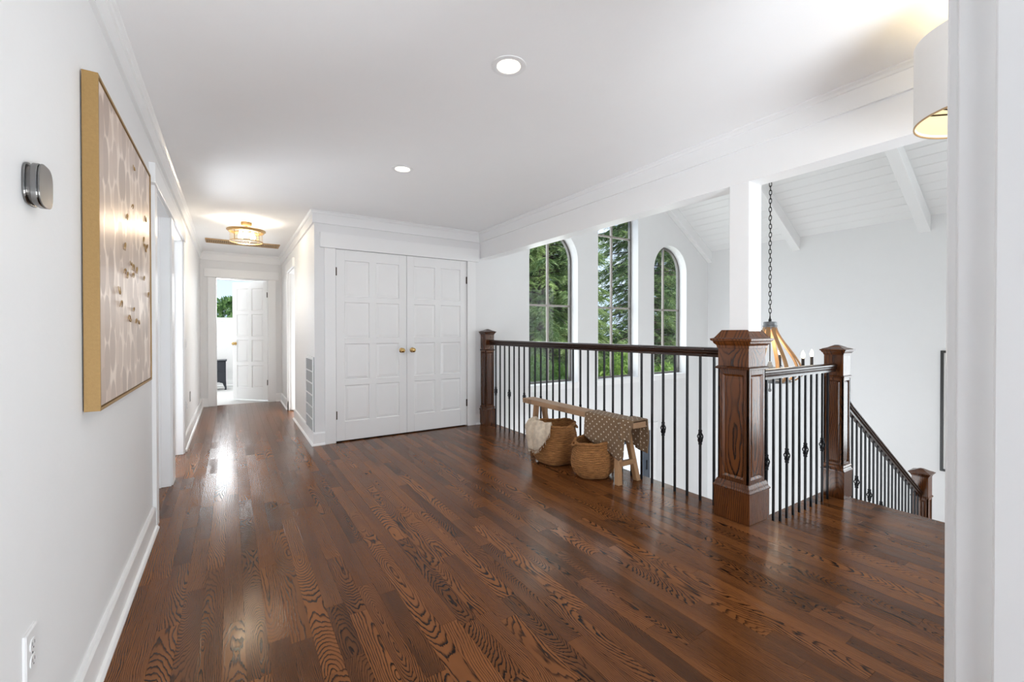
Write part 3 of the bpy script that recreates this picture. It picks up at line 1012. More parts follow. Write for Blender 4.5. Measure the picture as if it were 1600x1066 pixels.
# ------------------------------------------------------------------ panel doors
def panel_door(name, label, w, h, knob_side, hinge_side, hinge_z, knob=True, both=False):
    """eight-panel door in its own frame: x 0..w, front face y=0, thickness to +y; returns the root empty"""
    t = .035
    root = empty(name, (0, 0, 0), label, 'door', None, 'structure')
    st_, mid = .088, .075
    zs = [.205]
    rows = 4
    top = .115
    gap = .062
    ph = (h - zs[0] - top - gap * 3) / rows
    pw = (w - 2 * st_ - mid) / 2
    m = MB()
    m.box(0, st_, 0, t, 0, h).box(w - st_, w, 0, t, 0, h)
    zz = [(0, zs[0])]
    for i in range(rows):
        z0 = zs[0] + i * (ph + gap)
        zz.append((z0 + ph, z0 + ph + (gap if i < rows - 1 else top)))
    for a, b_ in zz:
        m.box(st_, w - st_, 0, t, a, b_)
    for i in range(rows):
        z0 = zs[0] + i * (ph + gap)
        m.box(st_ + pw, st_ + pw + mid, 0, t, z0, z0 + ph)
    m.build('stiles_and_rails', 'door_paint', root, bevel=.0022)
    for i in range(rows):
        z0 = zs[0] + i * (ph + gap)
        for x0 in (st_, st_ + pw + mid):
            p = MB()
            # recessed field with raised centre, on both faces
            n = len(p.v)
            d0, d1, b1, b2 = .013, .0055, .006, .034
            for yy, s in ((0, 1), (t, -1)):
                k = len(p.v)
                for (ins, dep) in ((0, .002), (b1, d0), (b2, d1)):
                    y_ = yy + s * dep
                    p.v += [(x0 + ins, y_, z0 + ins), (x0 + pw - ins, y_, z0 + ins), (x0 + pw - ins, y_, z0 + ph - ins), (x0 + ins, y_, z0 + ph - ins)]
                for j in range(2):
                    for q in range(4):
                        a = k + 4 * j + q
                        b_ = k + 4 * j + (q + 1) % 4
                        p.f.append((a, b_, b_ + 4, a + 4))
                p.f.append((k + 8, k + 9, k + 10, k + 11))
            p.build('panel', 'door_paint', root, bevel=0)
    for z in hinge_z:
        x = 0 if hinge_side == 'l' else w
        MB().lathe((x, -.004, z), [(.006, -.045), (.006, .045)], 10).box(x - .010, x + .010, -.0015, .001, z - .043, z + .043).build('hinge', 'bronze_hinge', root)
    if knob:
        kx = .062 if knob_side == 'l' else w - .062
        kn = MB().lathe((kx, 0, .965), [(.028, .0), (.029, -.004), (.022, -.008), (.0095, -.012), (.0095, -.030), (.020, -.034), (.027, -.046), (.026, -.056), (.018, -.064), (.004, -.066)], 20, 'y').build('knob', 'brass', root, smooth='auto')
        if both:
            MB().lathe((kx, t, .965), [(.028, .0), (.029, .004), (.022, .008), (.0095, .012), (.0095, .030), (.020, .034), (.027, .046), (.026, .056), (.018, .064), (.004, .066)], 20, 'y').build('knob', 'brass', root, smooth='auto')
    return root
def place(root, loc, rz):
    root.location = loc
    root.rotation_euler = (0, 0, rz)
    return root
cw = (CX1 - CX0) / 2
d1 = panel_door('door_1', 'closet door leaf beside the hall corner, white with eight panels', cw - .006, 2.07, 'r', 'l', (.28, 1.83))
place(d1, (CX0 + .004, YC + .004, .012), 0)
d2 = panel_door('door_2', 'closet door leaf beside the first newel, white with eight panels', cw - .006, 2.07, 'l', 'r', (.28, 1.83))
place(d2, (CX0 + cw + .002, YC + .004, .012), 0)
struct(MB().box(CX0 - .05, CX1 + .05, YC + .055, YC + .06, -.01, 2.12), 'trim_%d' % TRIM[0], 'slot_dark', 'thin dark sheet in place of closet shade behind the double door gap', 'closet')  # dark sheet added as painted shade behind the closet doors
TRIM[0] += 1
# open end door: hinge at the right jamb, swung away into the bedroom
W3 = .72
d3 = panel_door('door_3', 'open white panel door with brass knob at the hall end', W3, 2.03, 'l', 'r', (.30, 1.80), both=True)
ao = math.radians(-46)
hx, hy = EX1 - .016, YE + .088
c, s_ = math.cos(ao), math.sin(ao)
place(d3, (hx - (c * W3), hy - (s_ * W3), .02), ao)
# closed doors inside the side doorways
d4 = panel_door('door_4', 'white panel door swung open inside the nearer left doorway', D1[1] - D1[0] - .03, 2.05, 'l', 'r', (.3, 1.8))
place(d4, (XL - .14 - (D1[1] - D1[0] - .03), D1[0] - .045, .012), 0)
d5 = panel_door('door_5', 'white panel door swung open inside the farther left doorway', D2[1] - D2[0] - .03, 2.05, 'l', 'r', (.3, 1.8))
place(d5, (XL - .14 - (D2[1] - D2[0] - .03), D2[0] - .045, .012), 0)
d6 = panel_door('door_6', 'white panel door swung open inside the side doorway of the hall', H1[1] - H1[0] - .03, 2.05, 'r', 'l', (.3, 1.8))
place(d6, (XR + .14, H1[0] - .045, .012), 0)
struct(MB().box(XR + .125, 2.4, 6.0, 6.1, -.05, ZC).box(XR + .125, 2.4, 8.2, 8.3, -.05, ZC).box(2.3, 2.4, 6.1, 8.2, -.05, ZC), 'wall_bath', 'wall_paint', 'bright walls of the bathroom beyond the side doorway', 'wall')
struct(MB().box(XR + .125, 2.4, 6.0, 8.3, ZC, ZC + .1), 'ceiling_bath', 'ceiling_paint', 'ceiling of the bathroom beyond the side doorway', 'ceiling')
struct(MB().box(XR + .06, 2.4, 6.0, 8.3, -.2, -.004), 'floor_bath', 'pale_tile', 'pale floor of the bathroom beyond the side doorway', 'floor')
# lower level slate door with frosted pane
d7 = empty('door_7', (5.6, YC + .03, ZL), 'slate blue lower level entry door with pale glass behind the bench', 'door', None, 'structure')
fx0, fx1 = LDX[0] + .003, LDX[1] - .003
MB().box(fx0, fx0 + .17, YC + .03, YC + .09, ZL, -.495).box(fx1 - .17, fx1, YC + .03, YC + .09, ZL, -.495).box(fx0 + .17, fx1 - .17, YC + .03, YC + .09, -.66, -.495).box(fx0 + .17, fx1 - .17, YC + .03, YC + .09, ZL, ZL + .5).build('door_frame', 'door_slate', d7, bevel=.004)
MB().box(fx0 + .17, fx1 - .17, YC + .055, YC + .065, ZL + .5, -.66).build('pane', 'frosted_glow', d7)
MB().box(fx1 - .10, fx1 - .07, YC + .018, YC + .03, -1.16, -1.0).build('handle', 'black_iron', d7, bevel=.004)
casing([(LDX[0] - .1, LDX[0], YC - .02, YC, ZL, -.47), (LDX[1], LDX[1] + .1, YC - .02, YC, ZL, -.47), (LDX[0] - .13, LDX[1] + .13, YC - .028, YC, -.47, -.36)], 'white casing around the slate lower level door')

# ------------------------------------------------------------------ arched windows
def arched_window(idx, x0, x1, zs, bars, label):
    root = empty('window_%d' % idx, ((x0 + x1) / 2, YC + .16, WSILL), label, 'window', None, 'structure')
    yf0, yf1 = YC + .150, YC + .195
    c, r = (x0 + x1) / 2, (x1 - x0) / 2 - .001
    fw = .030
    n = 28
    def ring(rr, zb):
        p = [(c - rr, zb)]
        p += [(c - rr * math.cos(PI * i / n), zs + rr * math.sin(PI * i / n)) for i in range(n + 1)]
        p.append((c + rr, zb))
        return p
    A, B = ring(r, WSILL + .001), ring(r - fw, WSILL + fw)
    m = MB()
    k = len(A)
    for yy in (yf0, yf1):
        m.v += [(p[0], yy, p[1]) for p in A] + [(p[0], yy, p[1]) for p in B]
    for i in range(k):
        j = (i + 1) % k
        m.f += [(i, j, k + j, k + i), (2 * k + i, 3 * k + i, 3 * k + j, 2 * k + j), (i, 2 * k + i, 2 * k + j, j), (k + i, k + j, 3 * k + j, 3 * k + i)]
    m.build('frame', 'window_frame_bronze', root, smooth='auto')
    ztop = zs + r - fw
    MB().box(c - .016, c + .016, yf0 + .004, yf1 - .008, WSILL + fw, ztop).build('mullion', 'window_bar', root, bevel=.003)
    for zb in bars:
        hw = r - fw if zb <= zs else math.sqrt(max((r - fw) ** 2 - (zb - zs) ** 2, .01))
        for sgn in (-1, 1):
            a, b_ = (c - hw, c - .016) if sgn < 0 else (c + .016, c + hw)
            MB().box(a, b_, yf0 + .006, yf1 - .010, zb - .014, zb + .014).build('glazing_bar', 'window_bar', root, bevel=.003)
    lev = [WSILL + fw] + list(bars) + [ztop]
    for i in range(len(lev) - 1):
        for sgn in (-1, 1):
            za, zb = lev[i] + (.014 if i else 0), lev[i + 1] - (.014 if i < len(lev) - 2 else 0)
            outer = []
            N_ = 14
            for q in range(N_ + 1):
                z = za + (zb - za) * q / N_
                hw = r - fw if z <= zs else math.sqrt(max((r - fw) ** 2 - (z - zs) ** 2, .0003))
                outer.append((max(hw, .017), z))
            poly = [(c + sgn * .016, za)] + [(c + sgn * hw, z) for hw, z in outer] + [(c + sgn * .016, zb)]
            poly = [p for q, p in enumerate(poly) if q == 0 or (abs(p[0] - poly[q - 1][0]) + abs(p[1] - poly[q - 1][1])) > 1e-5]
            MB().prism(poly, 'y', yf0 + .018, yf0 + .022).build('pane', 'pane_glass', root)
    # exterior frame line and inside sill board
    MB().box(x0 - .02, x1 + .02, YC - .028, YC + .149, WSILL - .024, WSILL + .004).build('sill', 'trim_paint', root, bevel=.004)
    MB().box(x0 - .01, x1 + .01, YC - .014, YC, WSILL - .085, WSILL - .024).build('apron', 'trim_paint', root, bevel=.003)
    return root
arched_window(1, *WX[0], WSPR[0], (1.575,), 'arched window closest to the closet wall')
arched_window(2, *WX[1], WSPR[1], (1.575, 2.735), 'tall middle arched window cut off by the beam')
arched_window(3, *WX[2], WSPR[2], (1.575,), 'arched window farthest right, its whole arch in view')

# ------------------------------------------------------------------ newel posts and railings
def newel(name, label, x, y, z, hs, top, band, hb, base_top, cap=True, rail_gap=None):
    """box newel with plinth, panelled shaft, band and crown cap. hs shaft half-width, hb plinth half-width"""
    root = empty(name, (x, y, z), label, 'newel post')
    C = (x, y)
    zb = z + base_top
    MB().stack(C, [(hb, z), (hb, zb)]).build('plinth', 'newel_oak', root, bevel=.003, origin=(x, y, z))
    MB().stack(C, [(hb + .004, zb), (hb + .005, zb + .008), (hb - .004, zb + .018), (hb - .006, zb + .03), (hs + .008, zb + .04), (hs + .004, zb + .05), (hs, zb + .052)]).build('plinth_moulding', 'newel_oak', root, origin=(x, y, z))
    zs, zt = zb + .05, z + top
    zbd = z + band
    capb = zt - .115 * (hs / .1) if cap else zt - .09
    m = MB().stack(C, [(hs - .012, zs), (hs - .012, zbd)])
    # stiles and rails framing a recessed panel on each face
    sw = hs * .30
    ft = .0125
    for k in range(4):
        def rot(px0, px1, py0, py1, za, zb_):
            pts = [(px0, py0), (px1, py1)]
            a = k * PI / 2
            ca, sa = round(math.cos(a)), round(math.sin(a))
            q = [(px * ca - py * sa, px * sa + py * ca) for px, py in pts]
            m.box(x + min(q[0][0], q[1][0]), x + max(q[0][0], q[1][0]), y + min(q[0][1], q[1][1]), y + max(q[0][1], q[1][1]), za, zb_)
        f0, f1 = -hs, -hs + ft
        rot(-hs, -hs + sw, f0, f1, zs, zbd)
        rot(hs - sw, hs, f0, f1, zs, zbd)
        rot(-hs + sw, hs - sw, f0, f1, zs, zs + sw * .9)
        rot(-hs + sw, hs - sw, f0, f1, zbd - sw * 1.1, zbd)
    m.build('shaft', 'newel_oak', root, bevel=.0018, origin=(x, y, z))
    pn = MB()
    za, zc = zs + sw * .9, zbd - sw * 1.1
    hw = hs - sw
    for k in range(4):
        a = k * PI / 2
        ca, sa = round(math.cos(a)), round(math.sin(a))
        n = len(pn.v)
        for ins, dep in ((0., .001), (.012 * hs / .1, .0105), (.024 * hs / .1, .006)):
            for (px, pz) in ((-hw + ins, za + ins), (hw - ins, za + ins), (hw - ins, zc - ins), (-hw + ins, zc - ins)):
                py = -hs + dep
                pn.v.append((x + px * ca - py * sa, y + px * sa + py * ca, pz))
        for j in range(2):
            for q in range(4):
                a_, b_ = n + 4 * j + q, n + 4 * j + (q + 1) % 4
                pn.f.append((a_, b_, b_ + 4, a_ + 4))
        pn.f.append((n + 8, n + 9, n + 10, n + 11))
    pn.build('raised_panel', 'newel_oak', root, origin=(x, y, z))
    kf = hs / .1
    MB().stack(C, [(hs, zbd - .002), (hs + .012 * kf, zbd + .002), (hs + .013 * kf, zbd + .010), (hs + .004, zbd + .018), (hs, zbd + .02)]).build('band', 'newel_oak', root, origin=(x, y, z))
    MB().stack(C, [(hs, zbd + .018), (hs, capb)]).build('neck', 'newel_oak', root, bevel=.002, origin=(x, y, z))
    prof = [(hs, capb - .002), (hs + .005 * kf, capb), (hs + .007 * kf, capb + .016 * kf), (hs + .020 * kf, capb + .030 * kf), (hs + .024 * kf, capb + .042 * kf), (hs + .034 * kf, capb + .048 * kf), (hs + .036 * kf, capb + .060 * kf), (hs + .020 * kf, capb + .064 * kf), (hs + .014 * kf, capb + .070 * kf)]
    if cap == 'column':
        prof += [(.085, zt)]
    else:
        prof += [(hs * .78, capb + .082 * kf), (hs * .45, zt - .010), (hs * .18, zt - .001), (.002, zt)]
    MB().stack(C, prof).build('cap', 'newel_oak', root, origin=(x, y, z))
    return root
newel('newel_post', 'thick carved oak newel post with the white column on top', 2.78, 1.565, 0, .100, 1.205, .955, .118, .19, cap='column')
newel('newel_post', 'dark oak newel post against the wall beside the closet doors', 2.765, 4.868, 0, .062, 1.225, .95, .074, .19)
newel('newel_post', 'oak newel post with a domed cap at the landing corner', 4.175, 1.555, LZ, .068, 1.235, .97, .079, .215)
newel('newel_post', 'small oak newel post low at the foot of the stair rail', 6.30, 1.555, ZL2, .068, 1.235, .93, .079, .2)

def rail_prof(w=.066, h=.066):
    """handrail section, (offset, z) with top at 0"""
    hw = w / 2
    half = [(hw * .55, -h), (hw * .62, -h * .80), (hw * .55, -h * .74), (hw * .80, -h * .62), (hw * .86, -h * .48), (hw * .78, -h * .42), (hw, -h * .28), (hw * .98, -h * .14), (hw * .72, -h * .03), (hw * .3, 0)]
    return [(a, z) for a, z in half] + [(-a, z) for a, z in half[::-1]]

def handrail(path, parent, mat='rail_oak'):
    """sweep the rail section along 3-D points lying in a vertical plane"""
    P = [Vector(p) for p in path]
    d = (P[-1] - P[0])
    side = Vector((d.y, -d.x, 0)).normalized()
    pr = rail_prof()
    m = MB()
    k = len(pr)
    o0 = P[0]
    for i, p in enumerate(P):
        a, b_ = P[max(i - 1, 0)], P[min(i + 1, len(P) - 1)]
        t = (b_ - a).normalized()
        up = side.cross(t).normalized()
        if up.z < 0:
            up = -up
        if i in (0, len(P) - 1):
            upv = Vector((0, 0, 1)) / max(up.z, .3)
        else:
            upv = up
        for (s, z) in pr:
            m.v.append(tuple(p + side * s + upv * z))
    for i in range(len(P) - 1):
        for j in range(k):
            a, b_ = i * k + j, i * k + (j + 1) % k
            m.f.append((a, b_, b_ + k, a + k))
    m.f.append(tuple(range(k)))
    m.f.append(tuple((len(P) - 1) * k + j for j in range(k)))
    return m.build('handrail', mat, parent, smooth='auto', origin=tuple(P[0]))

def baluster_mesh(h, foot=True):
    """square twisted-edge iron bar, origin at its foot"""
    m = MB()
    s = .0068
    n = 14
    for i in range(n + 1):
        z = h * i / n
        m.v += [(-s, -s, z), (s, -s, z), (s, s, z), (-s, s, z)]
    for i in range(n):
        for j in range(4):
            a, b_ = 4 * i + j, 4 * i + (j + 1) % 4
            m.f.append((a, b_, b_ + 4, a + 4))
    m.f += [(3, 2, 1, 0), tuple(4 * n + j for j in range(4))]
    return m
def basket_knuckle():
    """four wires bulging and twisting between two collars; origin at its middle, 0.11 tall"""
    m = MB()
    for q in range(4):
        pts = []
        for i in range(13):
            t = i / 12
            a = q * PI / 2 + t * PI * 1.15
            r = .005 + .0125 * math.sin(PI * t)
            pts.append((r * math.cos(a), r * math.sin(a), -.042 + .084 * t))
        m.tube(pts, .0046, 6)
    for z in (-.046, .046):
        m.lathe((0, 0, z), [(.009, -.009), (.0135, -.004), (.0135, .004), (.009, .009)], 10)
    return m
def mesh_of(mb, name, mat, bevel=0):
    o = mb.build(name, mat, None, smooth='auto')
    me = o.data
    bpy.data.objects.remove(o)
    return me
KNUCK = mesh_of(basket_knuckle(), 'basket_twist', 'black_iron')
BAL = {}
def baluster(parent, x, y, z, h, twist, tz):
    key = round(h, 3)
    if key not in BAL:
        BAL[key] = mesh_of(baluster_mesh(h), 'baluster', 'black_iron')
    o = bpy.data.objects.new('baluster', BAL[key])
    o.location = (x, y, z)
    COL.objects.link(o)
    attach(o, parent)
    if twist:
        k = bpy.data.objects.new('basket_twist', KNUCK)
        k.location = (x, y, z + tz)
        COL.objects.link(k)
        k.parent = o
        k.matrix_parent_inverse = Matrix.Identity(4)
        k.location = (0, 0, tz)

SP = .10474
r1 = empty('gallery_railing', (RX, 3.2, 0), 'black iron baluster railing behind the wooden bench, with dark oak handrail', 'railing')
handrail([(RX, 1.655, 1.086), (RX, 3.2, 1.086), (RX, 4.815, 1.086)], r1)
for i in range(-1, 28):
    y = 1.863 + SP * i
    baluster(r1, RX, y, 0., 1.024, i % 3 == 0, .447)
r2 = empty('landing_railing', (3.55, RY2, LZ), 'short iron baluster railing on the landing between two newel posts', 'railing')
handrail([(2.872, RY2, .935), (3.5, RY2, .935), (4.112, RY2, .935)], r2)
for i in range(-1, 12):
    x = 3.079 + .0934 * (i - 0)
    if 2.93 < x < 4.085:
        baluster(r2, x, RY2, LZ, 1.035, i % 3 == 0, .45)
r3 = empty('stair_railing', (5.2, RY2, -1.), 'sloping iron baluster railing going down the stairs', 'railing')
SL = RISE / RUN
rail_z = lambda x: .572 - .608 * (x - 4.43)
pts = [(4.24, RY2, .735), (4.30, RY2, .672), (4.36, RY2, .622)] + [(x, RY2, rail_z(x)) for x in (4.43, 4.9, 5.4, 5.9, 6.235)]
handrail(pts, r3)
for i in range(-3, 18):
    x = 4.585 + .094 * i
    if x < 4.28 or x > 6.2:
        continue
    step = max(0, int((x - LX) // RUN) + 1)
    zt = LZ - min(step, NR) * RISE
    top = rail_z(x) - .055 if x > 4.43 else .60 - (x - 4.3) * .65
    baluster(r3, x, RY2, zt, round(top - zt, 3), i % 3 == 0, (rail_z(x) - zt) - .60)

# ------------------------------------------------------------------ bench, blanket, baskets
bn = empty('wooden_bench', (2.635, 3.02, 0), 'narrow light wood bench standing along the gallery railing', 'bench')
MB().box(2.562, 2.708, 2.275, 3.77, .452, .500).build('seat_plank', 'bench_top_wood', bn, bevel=.006, origin=(2.635, 3.02, .476))
def slanted(p0, p1, sx, sy):
    m = MB()
    for p in (p0, p1):
        x, y, z = p
        m.v += [(x - sx / 2, y - sy / 2, z), (x + sx / 2, y - sy / 2, z), (x + sx / 2, y + sy / 2, z), (x - sx / 2, y + sy / 2, z)]
    for q in ((0, 3, 2, 1), (4, 5, 6, 7), (0, 1, 5, 4), (1, 2, 6, 5), (2, 3, 7, 6), (3, 0, 4, 7)):
        m.f.append(q)
    return m
for (yt, yf) in ((2.46, 2.395), (3.56, 3.535)):
    for s in (-1, 1):
        slanted((2.635 + s * .105, yf, 0), (2.635 + s * .045, yt, .456), .044, .044).build('leg', 'bench_wood', bn, bevel=.004, origin=(2.635 + s * .105, yf, 0))
    MB().box(2.635 - .088, 2.635 + .088, yf + .012 - .014, yf + .012 + .018, .135, .175).build('stretcher', 'bench_wood', bn, bevel=.003, origin=(2.635, yf, .15))

def cloth_grid(fn, nu, nv, name, mat, parent=None, thick=.006, uvf=None):
    me = bpy.data.meshes.new(name)
    V = [fn(i / nu, j / nv) for j in range(nv + 1) for i in range(nu + 1)]
    Fc = [(j * (nu + 1) + i, j * (nu + 1) + i + 1, (j + 1) * (nu + 1) + i + 1, (j + 1) * (nu + 1) + i) for j in range(nv) for i in range(nu)]
    me.from_pydata(V, [], Fc)
    uvl = me.uv_layers.new(name='grain')
    for p in me.polygons:
        for li in p.loop_indices:
            vi = me.loops[li].vertex_index
            uvl.data[li].uv = uvf(vi % (nu + 1) / nu, vi // (nu + 1) / nv)
    me.materials.append(MATS[mat])
    me.polygons.foreach_set('use_smooth', [True] * len(me.polygons))
    o = bpy.data.objects.new(name, me)
    COL.objects.link(o)
    md = o.modifiers.new('thickness', 'SOLIDIFY')
    md.thickness = thick
    md.offset = 0
    if parent:
        attach(o, parent)
    return o

bl = empty('dotted_blanket', (2.635, 2.52, .50), 'taupe blanket with small cream dots draped over the bench end', 'blanket')
def drape(front_hem, back_hem, off, y_of):
    """returns fn(u along the path front->back, v along the bench) for a cloth folded over the plank"""
    xf, xb, zt = 2.562 - off, 2.708 + off, .500 + off
    def fn(u, v):
        hf, hb = front_hem(v), back_hem(v)
        lf, lt, lb = zt - hf, xb - xf, zt - hb
        s = u * (lf + lt + lb)
        y = y_of(u, v)
        if s < lf:
            x, z = xf, hf + s
            k = (lf - s)
            x -= .012 * math.sin(min(k / .12, 1) * PI / 2) + .010 * math.sin(v * 9 + 1) * min(k / .2, 1) + .05 * k * k
        elif s < lf + lt:
            x, z = xf + (s - lf), zt
        else:
            k = s - lf - lt
            x, z = xb, zt - k
            x += .004 * math.sin(v * 8) * min(k / .15, 1)
        e = min(abs(s - lf), abs(s - lf - lt))
        if e < .012:
            z -= (.012 - e) * .4
        return (x, y, z)
    return fn
fhem = lambda v: (.175 + .05 * max(0, (.10 - v) / .10)) + v * .13
y1 = lambda u, v: 2.345 + v * .455 + .0 * u
ya = lambda u, v: (2.335 + .46 * v) if u > .35 else (2.335 + .46 * v) + (.35 - u) * .03
cloth_grid(drape(fhem, lambda v: .27 + .02 * math.sin(v * 5), .007, ya), 60, 40, 'drape', 'dotted_blanket', bl, .006, lambda u, v: (v * .46, u * .72))
cloth_grid(drape(lambda v: .345 + .02 * v, lambda v: .245 + .02 * v, .015, lambda u, v: 2.268 + .125 * v + .006 * math.sin(u * 14)), 60, 12, 'folded_edge', 'dotted_blanket', bl, .008, lambda u, v: (v * .125 + .01, u * .75))

def basket(name, label, x, y, h, rmax, rrim, seed):
    rnd = random.Random(seed)
    root = empty(name, (x, y, 0), label, 'basket', 'woven jute floor baskets')
    def rad(t):
        # bulging belly, narrower rim
        pts = [(0, .66), (.06, .80), (.18, .93), (.35, 1.0), (.5, .995), (.68, .94), (.85, rrim / rmax + .02), (1, rrim / rmax)]
        for (a, ra), (b_, rb) in zip(pts, pts[1:]):
            if t <= b_:
                k = (t - a) / (b_ - a)
                k = k * k * (3 - 2 * k)
                return (ra + (rb - ra) * k) * rmax
        return rrim
    rows = int(h / .0165)
    seg = 64
    m = MB()
    ph = [rnd.uniform(0, 6.28) for _ in range(12)]
    def pt(i, tt, rr):
        a = 2 * PI * i / seg
        w = 1 + .018 * math.sin(3 * a + ph[0]) + .010 * math.sin(7 * a + ph[1] + tt * 8)
        zz = h * tt + .006 * math.sin(2 * a + ph[2]) * tt + .004 * math.sin(5 * a + ph[3] + tt * 9)
        return (x + rr * w * math.cos(a), y + rr * w * math.sin(a), max(zz, 0))
    prof = []
    for r_ in range(rows):
        for q in range(4):
            t = (r_ + q / 4) / rows
            prof.append((t, rad(t) - .0045 + .0052 * math.sin(PI * q / 4) + rnd.uniform(-.001, .001)))
    prof.append((1.0, rrim))
    n = len(prof)
    for (t, rr) in prof:
        for i in range(seg):
            m.v.append(pt(i, t, rr))
    inner = [(1.0, rrim - .016), (.8, rad(.8) - .018), (.5, rad(.5) - .02), (.2, rad(.2) - .02), (.06, rad(.06) - .03)]
    for (t, rr) in inner:
        for i in range(seg):
            m.v.append(pt(i, t, rr))
    K = n + len(inner)
    for j in range(K - 1):
        for i in range(seg):
            a, b_ = j * seg + i, j * seg + (i + 1) % seg
            m.f.append((a, b_, b_ + seg, a + seg))
    m.f.append(tuple(range(seg))[::-1])
    m.f.append(tuple((K - 1) * seg + i for i in range(seg)))
    m.build('woven_body', 'jute', root, smooth=True, origin=(x, y, 0))
    rim = MB()
    rp = []
    for i in range(97):
        a = 2 * PI * i / 96
        w = 1 + .018 * math.sin(3 * a + ph[0]) + .010 * math.sin(7 * a + ph[1] + 8)
        rp.append((x + (rrim - .006) * w * math.cos(a), y + (rrim - .006) * w * math.sin(a), h + .006 * math.sin(2 * a + ph[2]) + .004 * math.sin(5 * a + ph[3] + 9) + .002 * math.sin(40 * a)))
    rim.tube(rp, [.0125 + .002 * math.sin(i * 1.3) for i in range(97)], 10)
    rim.build('rim', 'jute', root, smooth=True, origin=(x, y, 0))
    for a0 in (math.radians(-35), math.radians(145)):
        pts = []
        for i in range(13):
            a = a0 + math.radians(22) * (i / 12 - .5) * 2
            b_ = math.sin(PI * i / 12)
            pts.append((x + (rrim + .004 + .012 * b_) * math.cos(a), y + (rrim + .004 + .012 * b_) * math.sin(a), h - .014 - .022 * b_))
        MB().tube(pts, .009, 8).build('handle', 'jute', root, smooth=True, origin=(x, y, 0))
    return root
basket('woven_basket', 'larger woven jute basket holding the cream throw', 2.50, 3.145, .355, .215, .186, 3)
basket('woven_basket', 'smaller woven jute basket under the dotted blanket', 2.525, 2.68, .285, .182, .150, 5)

tw = empty('cream_throw', (2.42, 3.2, .36), 'cream knitted throw spilling over the rim of the larger basket', 'throw')
bx, by = 2.50, 3.145
def throw_fn(u, v):
    # v around the rim, u from inside over the rim down the outside
    a = math.radians(222) - math.radians(104) * v
    path = [(.11, .27), (.155, .345), (.190, .385), (.214, .375), (.246, .32), (.262, .25), (.252, .16), (.238, .10)]
    drop = .35 + .65 * math.sin(PI * min(max((v - .02) / .75, 0), 1)) ** .8
    uu = u * (len(path) - 1) * (.42 + .50 * drop)
    i = min(int(uu), len(path) - 2)
    k = uu - i
    r = path[i][0] + (path[i + 1][0] - path[i][0]) * k
    z = path[i][1] + (path[i + 1][1] - path[i][1]) * k
    fold = .011 * math.sin(v * 24 + u * 2) * min(1, max(0, (u - .1) * 2.2)) + .006 * math.sin(v * 41)
    r += fold + .05 * max(0, v - .6) * max(0, u - .4) * 2
    return (bx + r * math.cos(a), by + r * math.sin(a), z + .010 * math.sin(v * 17 + 2) * (1 - u) + .008)
cloth_grid(throw_fn, 40, 60, 'cloth', 'cream_cloth', tw, .012, lambda u, v: (u, v))
fr = MB()
for i in range(46):
    v = i / 45
    p = Vector(throw_fn(1, v))
    q = p + Vector((.008 * math.sin(i * 3.), .008 * math.cos(i * 2.1), -.028 - .006 * math.sin(i * 1.7)))
    fr.tube([p + Vector((0, 0, .004)), (p + q) / 2 + Vector((.003 * math.sin(i), 0, 0)), q], .0022, 5)
tag(fr.build('fringe', 'cream_cloth', tw), kind='stuff')

# ------------------------------------------------------------------ things on the left wall
art = empty('framed_art', (XL, 2.49, 1.49), 'large gold framed canvas of pale ovals on the long wall', 'wall art')
AY0, AY1, AZ0, AZ1 = 1.932, 3.045, .938, 2.045
AX0, AX1 = XL + .004, XL + .0445
fwid = .010
frm = MB().box(AX0, AX1, AY0, AY0 + fwid, AZ0, AZ1).box(AX0, AX1, AY1 - fwid, AY1, AZ0, AZ1).box(AX0, AX1, AY0 + fwid, AY1 - fwid, AZ0, AZ0 + fwid).box(AX0, AX1, AY0 + fwid, AY1 - fwid, AZ1 - fwid, AZ1)
frm.build('frame', 'gold_frame', art, bevel=.001)
MB().box(AX0, AX1 - .004, AY0 + fwid + .004, AY1 - fwid - .004, AZ0 + fwid + .004, AZ1 - fwid - .004).build('canvas', 'leafed_canvas', art, origin=(XL, 2.49, 1.49))
scal = random.Random(4)
for k in range(26):
    yy = scal.uniform(AY0 + .30, AY1 - .1)
    zz = scal.gauss(1.50, .22)
    if not (AZ0 + .1 < zz < AZ1 - .1):
        continue
    m = MB()
    pts = []
    up = scal.random() < .5
    w, h = scal.uniform(.012, .022), scal.uniform(.018, .034)
    for i in range(11):
        t = -1 + 2 * i / 10
        pts.append((AX1 - .003 + .0035 * math.cos(t * 1.4), yy + w * math.sin(t * 1.45), zz + (1 if up else -1) * h * (math.cos(t * 1.45) - .5)))
    m.tube(pts, [.0006 + .0018 * math.cos((i - 5) / 5 * 1.4) for i in range(11)], 6)
    m.build('leaf_curl', 'brass_satin', art, smooth=True)

ch = empty('door_chime', (XL, 1.50, 1.55), 'rounded brushed nickel door chime on the wall near the art', 'door chime')
def squircle(cy, cz, hy, hz, n=40, e=3.2):
    out = []
    for i in range(n):
        a = 2 * PI * i / n
        ca, sa = math.cos(a), math.sin(a)
        out.append((cy + hy * math.copysign(abs(ca) ** (2 / e), ca), cz + hz * math.copysign(abs(sa) ** (2 / e), sa)))
    return out
CY_, CZ_ = 1.507, 1.551
MB().prism(squircle(CY_, CZ_, .048, .050), 'x', XL, XL + .006).build('backplate', 'nickel', ch, bevel=.002)
MB().prism(squircle(CY_, CZ_, .041, .043), 'x', XL + .006, XL + .013).build('shadow_gap', 'nickel_dark', ch)
MB().prism(squircle(CY_, CZ_, .048, .0505), 'x', XL + .013, XL + .0255).build('body', 'nickel', ch, bevel=.002)
MB().prism(squircle(CY_, CZ_, .0445, .047), 'x', XL + .0255, XL + .027).build('groove', 'nickel_dark', ch)
